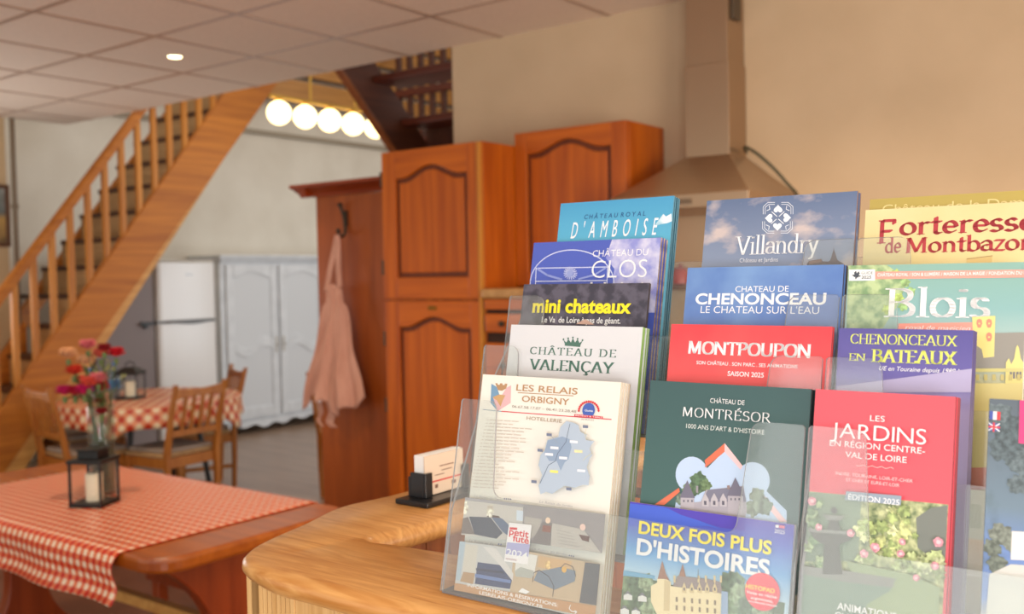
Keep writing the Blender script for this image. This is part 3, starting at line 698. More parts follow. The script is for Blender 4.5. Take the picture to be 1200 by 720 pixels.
# gingham cloth
CX0, CX1 = -3.98, -2.66
mb = MB(); rows = []; uvs = []
path = [(TY1 + 0.004, 0.60, 0), (TY1 + 0.004, 0.68, .08), (TY1 + 0.004, 0.735, .135), (TY1 - 0.004, 0.7475, .15), (TY1 - 0.02, 0.7505, .166)]
for k in range(1, 12): path.append((TY1 - 0.02 - (TY1 - TY0 - 0.035) * k / 11, 0.7505, .166 + (TY1 - TY0 - 0.035) * k / 11))
L0 = path[-1][2]
path += [(TY0 - 0.004, 0.7485, L0 + .02), (TY0 - 0.016, 0.738, L0 + .036), (TY0 - 0.026, 0.715, L0 + .06), (TY0 - 0.026, 0.69, L0 + .085), (TY0 - 0.020, 0.665, L0 + .11), (TY0 - 0.018, 0.645, L0 + .13), (TY0 - 0.028, 0.622, L0 + .155), (TY0 - 0.045, 0.602, L0 + .181)]
nx = 60
for y, z, v in path:
    row = []
    for j in range(nx + 1):
        x = CX0 + (CX1 - CX0) * j / nx
        drop = max(0, 0.745 - z) / 0.14
        dy = 0.010 * drop * math.sin(x * 13) * (1 if y < 2 else -1); dx = (0.018 * math.sin(drop * 5) * -1 if j == nx else 0)
        row.append((x + dx * 0.6, y + dy, z)); uvs.append((x - CX0, v))
    rows.append(row)
mb.grid(rows)
tag(mb.build('tablecloth', gingham('gingham_near', (198, 22, 8), (224, 118, 78), (240, 222, 196), 0.036, 0.32), smooth=True, uvs=uvs, solid=-0.002), 'red and white gingham cloth hanging over the near edge of the foreground table', 'tablecloth')
# bench behind the table
bn = thing('bench', 'low bench with a grey padded seat behind the foreground table', 'bench', (0, 0, 0))
M_BG = mat('grey_upholstery', (128, 112, 92), 0.85)
MB().box((-3.95, 2.46, 0.30), (-2.36, 2.84, 0.46)).build('seat_pad', M_BG, bn, bevel=0.02)
MB().box((-3.93, 2.48, 0.22), (-2.38, 2.82, 0.298)).build('frame', M_TLEG, bn, bevel=0.004)
for x in (-3.9, -2.46):
    for y in (2.49, 2.76): MB().box((x, y, 0), (x + 0.05, y + 0.05, 0.22)).build('leg', M_TLEG, bn, bevel=0.004)

lantern('black square lantern with a white candle beside the vase on the foreground table', (-3.315, 1.90, 0.7525), 0.50, 0.125, 0.155, False)
# vase of carnations behind it
VX, VY = -3.455, 2.015
vs_ = thing('vase', 'tall clear glass cylinder vase on the foreground table behind the lantern', 'vase', (VX, VY, 0.7525))
VH = 0.335
MB().lathe([(0.001, 0.0), (0.046, 0.0), (0.048, 0.004), (0.048, VH - 0.002), (0.0470, VH), (0.0462, VH - 0.002)], n=32).build('glass', clear('vase_glass', (232, 238, 232), 0.04), vs_, smooth=True)
MB().lathe([(0.001, 0.0125), (0.044, 0.0125), (0.044, 0.20), (0.001, 0.20)], n=28).build('water', clear('vase_water', (196, 204, 184), 0.03, fres=1.2), vs_, smooth=True)
M_STEM = mat('stem_green', (70, 92, 42), 0.6); M_LEAF = mat('leaf_green', (96, 116, 62), 0.6)
FL = [((80, 417), (240, 188, 140), 'peach'), ((100, 425), (238, 176, 122), 'peach'), ((103, 407), (232, 128, 136), 'pink'), ((118, 417), (226, 104, 84), 'salmon'), ((122, 410), (150, 16, 30), 'dark red'), ((136, 416), (206, 24, 44), 'bright red'), ((87, 437), (224, 66, 42), 'orange red'), ((97, 447), (226, 92, 74), 'coral'), ((115, 446), (232, 132, 148), 'pink'), ((104, 451), (224, 96, 84), 'coral'), ((76, 461), (214, 28, 108), 'magenta'), ((88, 461), (196, 18, 62), 'crimson'), ((99, 460), (216, 24, 96), 'magenta'), ((118, 456), (196, 20, 62), 'crimson'), ((117, 472), (150, 16, 34), 'dark red'), ((119, 484), (140, 14, 30), 'dark red')]
FLAB = ['peach carnation at the far left top of the bouquet', 'peach carnation in the upper middle of the bouquet', 'wide pale pink carnation topping the bouquet', 'salmon carnation left of the big red bloom in the bouquet', 'dark red carnation behind the top of the bouquet', 'bright red carnation at the right top of the bouquet', 'orange-red carnation on the middle left of the bouquet', 'small coral carnation under the orange-red one in the bouquet', 'pink carnation on the middle right of the bouquet', 'coral carnation in the centre of the bouquet', 'magenta carnation at the far left bottom of the bouquet', 'crimson carnation low between two magenta blooms in the bouquet', 'magenta carnation low in the middle of the bouquet', 'crimson carnation just below the pink one at the right of the bouquet', 'small dark red carnation hanging near the vase rim', 'lowest small dark red carnation drooping over the vase rim']
for i, ((px, py), c, nm) in enumerate(FL):
    rnd = random.Random(i * 7 + 3)
    d = ray(px, py); depth = 3.67 + rnd.uniform(-0.10, 0.08); hd_ = CAM + d * depth
    small = i in (7, 14, 15, 4)
    r = 0.020 if i in (14, 15) else (0.024 if small else 0.030)
    rootp = Vector((VX + 0.03 * math.cos(i * 2.4), VY + 0.03 * math.sin(i * 2.4), 0.768))
    rim = Vector((VX + 0.036 * math.cos(i * 1.1 + 1), VY + 0.036 * math.sin(i * 1.1 + 1), 0.7525 + VH - 0.01))
    dirv = (hd_ - rim); dirh = Vector((dirv.x, dirv.y, 0))
    if dirh.length > 0.01: rim = Vector((VX, VY, rim.z)) + dirh.normalized() * 0.036
    t = thing('carnation', FLAB[i], 'flower', tuple(rootp), 0, 'carnations in the glass vase')
    loc = lambda p: p - rootp
    P_ = catmull([loc(rootp), loc(rim), loc(rim.lerp(hd_, 0.6) + Vector((0, 0, 0.01))), loc(hd_ - Vector((0, 0, r * 0.9)))], 6)
    MB().tube(P_, 0.0024, 6).build('stem', M_STEM, t, smooth=True)
    cal = loc(hd_ - Vector((0, 0, r * 0.75)))
    MB().lathe([(0.001, -0.016), (0.006, -0.014), (0.009, 0.0), (0.007, 0.008)], cal, 10).build('calyx', M_LEAF, t, smooth=True)
    bl = MB(); nr, npt = 5, 30
    for q in range(4):
        rows = []
        tilt = 0.25 + 0.38 * q
        for a in range(5):
            f = a / 4; row = []
            for k in range(npt):
                an = 2 * PI * k / npt + q
                ruff = 1 + 0.13 * f * math.sin(an * 9 + q * 2) + 0.07 * f * math.sin(an * 15 + q)
                rr = r * (0.12 + f * math.sin(min(tilt + 0.35 * f, 1.5))) * ruff
                zz = r * (-0.75 + f * (1.15 * math.cos(tilt * 0.85)) + 0.55) + 0.10 * r * f * math.sin(an * 11 + q)
                row.append(tuple(loc(hd_) + Vector((rr * math.cos(an), rr * math.sin(an), zz))))
            rows.append(row)
        bl.grid(rows, closed=True)
    bl.build('bloom', noise_mat('petal_%s' % nm.replace(' ', '_'), c, tuple(int(v * 0.86) for v in c), (70, 70, 70), 0.7), t, smooth=True)
    if i % 2 == 0:
        lfm = MB()
        b0 = loc(rim.lerp(hd_, 0.45)); 
        for sg in (-1, 1):
            e = b0 + Vector((sg * 0.05, 0.02 * sg, 0.05 + 0.02 * rnd.random())); mid = b0.lerp(e, 0.5) + Vector((0, 0, 0.012))
            lfm.add([b0, mid + Vector((0, 0.004, 0.003)), e, mid - Vector((0, 0.004, 0.003))], [(0, 1, 2, 3)])
        lfm.build('leaves', M_LEAF, t, solid=0.001)
gp_ = thing('gypsophila', 'sprig of tiny pale green filler buds among the carnations', 'flower', (VX, VY, 0.77), group=None)
gm = MB(); gb = MB(); rg = random.Random(5)
for i in range(7):
    e = Vector((rg.uniform(-0.07, 0.09), rg.uniform(-0.06, 0.06), rg.uniform(0.38, 0.50)))
    P_ = catmull([(0.01 * math.cos(i), 0.01 * math.sin(i), 0), (e.x * 0.35, e.y * 0.35, 0.31), tuple(e)], 6)
    gm.tube(P_, 0.0015, 5)
    for k in range(5): gb.sphere(e + Vector((rg.uniform(-.018, .018), rg.uniform(-.018, .018), rg.uniform(-.03, .012))), 0.0045, 4)
gm.build('stem', M_STEM, gp_); gb.build('buds', mat('bud_green', (150, 156, 96), 0.7), gp_, smooth=True)

# ------------------------------------------------------------------ reception counter
CT = 1.245
rcn = thing('reception_counter', 'L-shaped reception counter with a thick live-edge pine ledge in the foreground', 'counter', (0, 0, 0))
out = [(0.9, 0.660), (0.3, 0.660), (-0.2, 0.661), (-0.45, 0.658), (-0.62, 0.664), (-0.76, 0.657), (-0.835, 0.660), (-0.885, 0.678), (-0.918, 0.722), (-0.944, 0.81), (-0.972, 0.90), (-0.962, 1.0), (-0.970, 1.15), (-0.96, 1.40), (-0.96, 1.70),
       (-0.80, 1.70), (-0.80, 1.40), (-0.806, 1.15), (-0.800, 1.0), (-0.806, 0.92), (-0.812, 0.87), (-0.820, 0.835), (-0.822, 0.815), (-0.805, 0.806), (-0.77, 0.812), (-0.66, 0.822), (-0.5, 0.82), (-0.2, 0.815), (0.3, 0.82), (0.9, 0.82)]
oc = catmull([(a, b, 0) for a, b in out], 5)
nO = len(oc)
def offs(d, z, wob):
    res = []
    for i in range(nO):
        p = oc[i]; t = (oc[min(i + 1, nO - 1)] - oc[max(i - 1, 0)]); t.normalize(); nrm = Vector((-t.y, t.x, 0)) * -1
        wv = wob * (math.sin(p.x * 23 + p.y * 17) + 0.6 * math.sin(p.x * 51 - p.y * 40))
        q = p - nrm * d
        res.append((q.x - nrm.x * wv, q.y - nrm.y * wv, z))
    return res
M_LEDGE = noise_mat('live_edge_pine', (226, 174, 108), (188, 126, 62), (7, 80, 50), 0.34, 8, 0.30, 0.70, 0.10, 0.12, 1.6)
lg = MB(); sect = [(-0.010, 0.0, 0), (-0.004, -0.003, 0), (0.001, -0.008, .0008), (0.002, -0.015, .0015), (-0.002, -0.022, .0022), (-0.008, -0.027, .0025), (-0.018, -0.029, .001)]
rows = [offs(d, CT + z, wv) for d, z, wv in sect]
lg.grid(rows, closed=True); lg.f += [list(range(nO)), list(range((len(rows) - 1) * nO, len(rows) * nO))[::-1]]; lg.m += [0, 0]
lg.build('ledge_top', M_LEDGE, rcn, smooth=True)
M_PLANK = noise_mat('pale_reeded_pine', (226, 184, 124), (196, 146, 84), (110, 110, 1.2), 0.5, 3, 0.3, 0.7, 0.06)
M_PLANKI = noise_mat('red_pine_planks', (150, 84, 36), (120, 60, 22), (110, 110, 1.2), 0.5, 3, 0.3, 0.7, 0.06)
fp_ = MB()
x = -0.875; kk = 0
while x < 0.88:
    wv = 0.030 if kk % 3 != 2 else 0.062
    if kk % 3 != 2:
        for q in range(4):
            fp_.box((x + q * wv / 4, 0.690, 0), (x + (q + 1) * wv / 4 - 0.0012, 0.700, CT - 0.0285))
    else: fp_.box((x, 0.691, 0), (x + wv - 0.002, 0.700, CT - 0.0285))
    x += wv; kk += 1
fp_.build('front_panel', M_PLANK, rcn)
MB().box((-0.872, 0.7005, 0), (0.88, 0.775, CT - 0.0295)).build('core', M_PLANKI, rcn)
wp = MB(); y = 0.70; kk = 0
while y < 1.64:
    wp.box((-0.9085, y, 0), (-0.9, y + 0.058, CT - 0.0285)); y += 0.06; kk += 1
wp.build('side_panel', M_PLANK, rcn)
MB().box((-0.899, 0.776, 0), (-0.835, 1.66, CT - 0.0295)).build('wing_core', M_PLANKI, rcn)
ip = MB(); y = 0.776
while y < 1.64:
    ip.box((-0.834, y, 0), (-0.826, y + 0.044, CT - 0.0285)); y += 0.046
ip.build('inner_panel', M_PLANKI, rcn)
MB().box((-0.824, 0.778, 0.92), (0.9, 1.30, 0.95)).build('desk_top', wood('desk_wood', (150, 92, 48), (120, 68, 32), 'X', 0.4, 14), rcn, bevel=0.004)

# business card holder on the wing
ch_ = thing('card_holder', 'black plastic business card holder on the counter wing behind the leaflet rack', 'card holder', (-0.884, 0.95, CT + 0.0005), 0)
MB().box((-0.030, 0.0, 0), (0.028, 0.115, 0.007)).build('base', mat('black_plastic', (26, 26, 30), 0.3), ch_, bevel=0.0015)
M_BP = MATS['black_plastic']
MB().box((-0.020, 0.020, 0.0072), (0.004, 0.024, 0.040)).box((0.004, 0.020, 0.0072), (0.008, 0.034, 0.040)).box((-0.024, 0.020, 0.0072), (-0.020, 0.106, 0.034)).build('end_bracket', M_BP, ch_, bevel=0.0008)
MB().box((0.004, 0.100, 0.0072), (0.008, 0.112, 0.040)).box((-0.020, 0.108, 0.0072), (0.004, 0.112, 0.040)).build('end_bracket', M_BP, ch_, bevel=0.0008)
for i in range(8):
    t = thing('business_card', 'cream business card with a red line at the front of the black holder' if i == 0 else 'plain white business card standing behind the front card in the black holder', 'card', (-0.884 + 0.0010 - i * 0.0024, 0.95 + 0.0255, CT + 0.0085 + (i % 3) * 0.0006), 0, 'business cards in the black holder')
    if i: MB().box((-0.0009, 0, 0), (0.0009, 0.080, 0.054)).build('card', M_WHITE, t)
    else:
        MB().box((-0.0009, 0, 0), (0.0009, 0.080, 0.054)).build('card', mat('cream_card', (222, 202, 182), 0.6), t)
        MB().box((0.00095, 0.002, 0.0165), (0.0011, 0.080, 0.0185)).build('red_line', mat('print_red_line', (206, 50, 48), 0.5), t)
        pk = MB()
        for y0, z0, w_, h_ in ((0.02, 0.008, 0.006, 0.005), (0.055, 0.008, 0.009, 0.005), (0.03, 0.036, 0.03, 0.0014), (0.034, 0.030, 0.022, 0.0012), (0.02, 0.025, 0.02, 0.001)):
            pk.box((0.00095, y0, z0), (0.0011, y0 + w_, z0 + h_))
        pk.build('small_print', mat('print_brown', (120, 84, 70), 0.6), t)

# ------------------------------------------------------------------ acrylic leaflet racks
TH = math.radians(12); U = Vector((0, math.sin(TH), math.cos(TH))); NRM = Vector((0, -math.cos(TH), math.sin(TH)))
M_ACR = clear('acrylic_sheet', (250, 252, 251), 0.05, (245, 247, 250))
M_ACE = clear('acrylic_edge', (170, 172, 174), 0.6, (172, 172, 176))
TIER = [(0.741, 1.429), (0.782, 1.479), (0.823, 1.528), (0.864, 1.576)]
BASE = [CT + 0.003, CT + 0.0505, CT + 0.100, CT + 0.1485]
def rack(label, xls, xr, lobes=(1, 1, 1, 1)):
    r = thing('leaflet_rack', label, 'leaflet rack', (0, 0, 0), group=None)
    for i, ((y, z), zb) in enumerate(zip(TIER, BASE)):
        x0, x1 = xls[i], xr
        o = Vector((0, y, z)) - U * ((z - zb) / math.cos(TH))       # bottom of the sheet
        H = (z - zb) / math.cos(TH); low = H - 0.094; lw = 0.040; rd = 0.010
        pts = [(x0, 0), (x1, 0)]
        arc = lambda cx, cz, a0, a1, rr=rd, n=6: [(cx + rr * math.cos(a0 + (a1 - a0) * k / n), cz + rr * math.sin(a0 + (a1 - a0) * k / n)) for k in range(n + 1)]
        pts += [(x1, H - 0.002), (x1 - 0.002, H)]
        pts += arc(x1 - lw - 0.004 + rd, H - rd, PI/2, PI)
        pts += arc(x1 - lw - 0.010 - rd, low + rd + 0.004, 0, -PI/2)
        if lobes[i]:
            pts += arc(x0 + lw + 0.010 + rd, low + rd + 0.004, -PI/2, -PI)
            pts += arc(x0 + lw + 0.004 - rd, H - rd, 0, PI/2)
            pts += [(x0 + 0.002, H), (x0, H - 0.002)]
        else: pts += [(x0, low + 0.004)]
        MB().prism(pts, o, EX, U, -NRM, 0.0022, 0, 1).build('front_sheet', [M_ACR, M_ACE], r)
        MB().box((x0, o.y + 0.003, zb - 0.003), (x1, o.y + 0.031, zb - 0.0005)).build('tier_base', [M_ACE], r)
    # back sheet behind the last tier, and the stepped end cheeks
    y, z = TIER[3]; o = Vector((0, y + 0.031, z)) - U * ((z - BASE[3]) / math.cos(TH))
    MB().prism([(xls[3], 0), (xr, 0), (xr, 0.17), (xls[3], 0.17)], o, EX, U, -NRM, 0.0022, 0, 1).build('back_sheet', [M_ACR, M_ACE], r)
    ck = []
    for (y, z), zb in zip(TIER, BASE):
        o = y - math.tan(TH) * (z - zb); ck += [(o + 0.0025, zb), (o + 0.0025 + math.tan(TH) * 0.075, zb + 0.075)]
    ck += [(ck[-1][0] + 0.028, ck[-1][1]), (0.872, CT + 0.001), (ck[0][0], CT + 0.001)]
    pp_ = [ck[0]]
    for i in range(4):
        pp_.append(ck[2 * i + 1])
        if i < 3: pp_.append((ck[2 * i + 2][0] + math.tan(TH) * 0.045, ck[2 * i + 2][1] + 0.045)) if ck[2 * i + 2][1] + 0.045 > ck[2 * i + 1][1] else None
    poly = [ck[0], ck[1], (TIER[1][0] - 0.012, TIER[1][1] - 0.06), (TIER[2][0] - 0.012, TIER[2][1] - 0.06), (TIER[3][0] - 0.012, TIER[3][1] - 0.06), (TIER[3][0] + 0.020, TIER[3][1] - 0.06), (0.868, CT + 0.001), (ck[0][0], CT + 0.001)]
    for x in (xls[0] + 0.0002, xr - 0.0024):
        MB().prism(poly, (x, 0.0, 0), EY, EZ, EX, 0.0022, 0, 1).build('end_cheek', [M_ACR, M_ACE], r)
    return r
rack('clear acrylic tiered leaflet rack holding the hotel, slate and blue leaflets', (-0.619, -0.622, -0.619, -0.606), -0.2735, (1, 1, 1, 0))
rack('clear acrylic tiered leaflet rack holding the coral, yellow and purple leaflets', (-0.2705,) * 4, 0.07)

# ------------------------------------------------------------------ lettering
_tc = {}
def glyphs(s, bold=0.0):
    """triangles and bounds of a line of sans lettering"""
    key = (s, bold)
    if key not in _tc:
        cu = bpy.data.curves.new('lettering', 'FONT'); cu.body = s; cu.size = 1; cu.fill_mode = 'FRONT' if False else 'BOTH'; cu.resolution_u = 4; cu.offset = bold
        ob = bpy.data.objects.new('lettering', cu); COL.objects.link(ob)
        dg = bpy.context.evaluated_depsgraph_get(); me = bpy.data.meshes.new_from_object(ob.evaluated_get(dg))
        v = [(p.co.x, p.co.y) for p in me.vertices]; f = [tuple(p.vertices) for p in me.polygons]
        bpy.data.objects.remove(ob); bpy.data.curves.remove(cu); bpy.data.meshes.remove(me)
        _tc[key] = (v, f)
    return _tc[key]
def cap_h():
    v, f = glyphs('H'); return max(p[1] for p in v)
# --- an alphabet drawn with a broad pen: thick uprights, thin cross strokes, small serifs
def A_(cx, cy, rx, ry, a0, a1, n=12):
    return [(cx + rx * math.cos(math.radians(a0 + (a1 - a0) * k / n)), cy + ry * math.sin(math.radians(a0 + (a1 - a0) * k / n))) for k in range(n + 1)]
X_ = 0.66
G = {  # advance, strokes, serif points (x, y, half width)
 'A': (.78, [[(.05, 0), (.36, 1)], [(.38, 1), (.70, 0)], [(.16, .34), (.58, .34)]], [(.05, 0, .10), (.70, 0, .12)]),
 'B': (.70, [[(.12, 0), (.12, 1)], [(.12, 1), (.30, 1)] + A_(.30, .76, .24, .24, 90, -90), [(.12, .52), (.32, .52)] + A_(.32, .26, .28, .26, 90, -90) + [(.12, 0)]], [(.10, 0, .10), (.10, 1, .10)]),
 'C': (.74, [A_(.42, .5, .34, .5, 48, 312)], [(.66, .80, .02), (.66, .17, .02)]),
 'D': (.80, [[(.12, 0), (.12, 1)], [(.12, 1), (.30, 1)] + A_(.30, .5, .40, .5, 90, -90) + [(.12, 0)]], [(.10, 0, .10), (.10, 1, .10)]),
 'E': (.64, [[(.12, 0), (.12, 1)], [(.12, 1), (.54, 1), (.54, .84)], [(.12, .52), (.44, .52)], [(.12, 0), (.56, 0), (.56, .18)]], [(.10, 0, .09), (.10, 1, .09)]),
 'F': (.6, [[(.12, 0), (.12, 1)], [(.12, 1), (.54, 1), (.54, .84)], [(.12, .52), (.44, .52)]], [(.12, 0, .14), (.10, 1, .09)]),
 'H': (.84, [[(.13, 0), (.13, 1)], [(.67, 0), (.67, 1)], [(.13, .52), (.67, .52)]], [(.13, 0, .12), (.13, 1, .12), (.67, 0, .12), (.67, 1, .12)]),
 'L': (.62, [[(.13, 0), (.13, 1)], [(.13, 0), (.54, 0), (.54, .2)]], [(.12, 0, .10), (.13, 1, .12)]),
 'M': (.98, [[(.11, 0), (.13, 1)], [(.16, 1), (.46, .05)], [(.46, .05), (.76, 1)], [(.80, 0), (.80, 1)]], [(.11, 0, .09), (.12, 1, .10), (.80, 0, .12), (.80, 1, .10)]),
 'N': (.86, [[(.11, 0), (.11, 1)], [(.13, 1), (.68, .02)], [(.70, 0), (.70, 1)]], [(.11, 0, .11), (.10, 1, .11), (.70, 1, .11)]),
 'O': (.82, [A_(.41, .5, .34, .5, 0, 360, 22)], []),
 'P': (.66, [[(.12, 0), (.12, 1)], [(.12, 1), (.32, 1)] + A_(.32, .73, .25, .27, 90, -90) + [(.12, .46)]], [(.12, 0, .13), (.10, 1, .10)]),
 'R': (.74, [[(.12, 0), (.12, 1)], [(.12, 1), (.32, 1)] + A_(.32, .75, .24, .25, 90, -90) + [(.12, .50)], [(.34, .50), (.66, 0)]], [(.12, 0, .12), (.10, 1, .10), (.67, 0, .07)]),
 'S': (.60, [A_(.30, .75, .22, .25, 30, 250, 10) + A_(.28, .26, .25, .26, 70, -150, 10)], []),
 'T': (.72, [[(.35, 0), (.35, 1)], [(.04, .83), (.04, 1), (.66, 1), (.66, .83)]], [(.35, 0, .13)]),
 'U': (.82, [[(.13, 1), (.13, .32)] + A_(.40, .32, .27, .32, 180, 360) + [(.67, 1)]], [(.13, 1, .12), (.67, 1, .10)]),
 'V': (.76, [[(.07, 1), (.38, 0)], [(.40, 0), (.68, 1)]], [(.07, 1, .12), (.68, 1, .10)]),
 'X': (.76, [[(.08, 1), (.66, 0)], [(.64, 1), (.08, 0)]], [(.08, 1, .10), (.64, 1, .09), (.66, 0, .10), (.08, 0, .09)]),
 'Y': (.74, [[(.06, 1), (.36, .46)], [(.66, 1), (.36, .46), (.36, 0)]], [(.06, 1, .11), (.66, 1, .09), (.36, 0, .13)]),
 'a': (.52, [A_(.24, .46, .18, .20, 165, 0, 8) + [(.42, .08), (.50, .03)], A_(.23, .20, .17, .19, 60, 330, 12) + [(.42, .14)]], []),
 'b': (.58, [[(.11, 0.02), (.11, 1.05)], A_(.30, .33, .21, .33, 150, -150, 14)], [(.08, 1.05, .06)]),
 'd': (.60, [[(.46, 0.0), (.46, 1.05)], A_(.27, .33, .21, .33, 30, 330, 14)], [(.42, 1.05, .06), (.50, 0, .05)]),
 'e': (.52, [[(.08, .36), (.44, .36)] + A_(.26, .34, .19, .32, 5, 320, 14)], []),
 'i': (.28, [[(.13, 0), (.13, X_)], A_(.13, .92, .035, .035, 0, 360, 8)], [(.13, 0, .10), (.10, X_, .06)]),
 'l': (.28, [[(.13, 0), (.13, 1.05)]], [(.13, 0, .10), (.10, 1.05, .06)]),
 'n': (.64, [[(.13, 0), (.13, X_)], A_(.31, .42, .18, .24, 160, 0, 8) + [(.49, 0)]], [(.13, 0, .10), (.10, X_, .06), (.49, 0, .10)]),
 'o': (.58, [A_(.28, .33, .22, .33, 0, 360, 18)], []),
 'r': (.44, [[(.13, 0), (.13, X_)], A_(.30, .44, .16, .21, 160, 60, 6)], [(.13, 0, .11), (.10, X_, .06)]),
 's': (.44, [A_(.21, .49, .14, .17, 30, 250, 9) + A_(.20, .17, .16, .17, 70, -150, 9)], []),
 't': (.38, [[(.17, .92), (.17, .14)] + A_(.27, .12, .10, .12, 180, 310, 6), [(.04, X_), (.32, X_)]], []),
 'y': (.56, [[(.06, X_), (.27, .02)], [(.48, X_), (.22, -.24), (.10, -.30)]], [(.06, X_, .08), (.48, X_, .08)]),
 'z': (.46, [[(.06, X_), (.40, X_), (.06, 0), (.41, 0)]], []),
 'm': (.92, [[(.13, 0), (.13, X_)], A_(.29, .42, .16, .24, 160, 0, 7) + [(.45, 0)], A_(.62, .42, .16, .24, 160, 0, 7) + [(.78, 0)]], [(.13, 0, .09), (.10, X_, .06), (.45, 0, .08), (.78, 0, .09)]),
 ' ': (.34, [], []), "'": (.2, [[(.1, 1.0), (.08, .78)]], []), '!': (.26, [[(.12, 1), (.12, .28)], [(.12, .05), (.12, .07)]], []),
}
def _acc(base, st_): return (G[base][0], G[base][1] + st_, G[base][2])
G['Â'] = _acc('A', [[(.22, 1.12), (.37, 1.26), (.52, 1.12)]]); G['É'] = _acc('E', [[(.28, 1.12), (.44, 1.26)]]); G['Ç'] = _acc('C', [[(.42, 0), (.40, -.10), (.50, -.16), (.42, -.26), (.30, -.24)]])
def hull(pts):
    pts = sorted(set((round(a, 5), round(b, 5)) for a, b in pts))
    if len(pts) < 3: return pts
    cr_ = lambda o, a, b: (a[0]-o[0])*(b[1]-o[1]) - (a[1]-o[1])*(b[0]-o[0])
    lo = []
    for p in pts:
        while len(lo) > 1 and cr_(lo[-2], lo[-1], p) <= 0: lo.pop()
        lo.append(p)
    up = []
    for p in reversed(pts):
        while len(up) > 1 and cr_(up[-2], up[-1], p) <= 0: up.pop()
        up.append(p)
    return lo[:-1] + up[:-1]
def pen(s, wx=.14, wy=.045, track=0.0, serif=1.0, ang=0.0, mono=False):
    """broad-pen lettering: list of convex polygons and total width"""
    polys = []; x = 0; ca, sa = math.cos(ang), math.sin(ang)
    nib = [(a * wx / 2 * ca - b * wy / 2 * sa, a * wx / 2 * sa + b * wy / 2 * ca) for a in (-1, 1) for b in (-1, 1)]
    for chh in s:
        adv, strokes, serifs = G[chh]
        for st_ in strokes:
            st_ = [(a, b + (-wy / 2 if b > .9 else (wy / 2 if b < .06 and b > -.1 else 0))) for a, b in st_]
            for p, q in zip(st_[:-1], st_[1:]):
                polys.append(hull([(x + c[0] + n[0], c[1] + n[1]) for c in (p, q) for n in nib]))
        if serif:
            for sx_, sy_, hw in serifs:
                h = wy * 0.9; y0 = sy_ - (h if sy_ > .4 else 0)
                e = (hw + wx * 0.35) * serif
                polys.append([(x + sx_ - e, y0), (x + sx_ + e, y0), (x + sx_ + e, y0 + h), (x + sx_ - e, y0 + h)])
        x += adv + track
    return polys
def mottle(rgb):
    k = 'mottle_%02x%02x%02x' % tuple(rgb)
    return noise_mat(k, tuple(int(v * .80) for v in rgb), tuple(min(255, int(v * 1.16)) for v in rgb), (260, 260, 260), .38, 5, .36, .62)
def flat(rgb, rough=0.38):
    k = 'print_%02x%02x%02x' % tuple(rgb)
    return mat(k, rgb, rough)
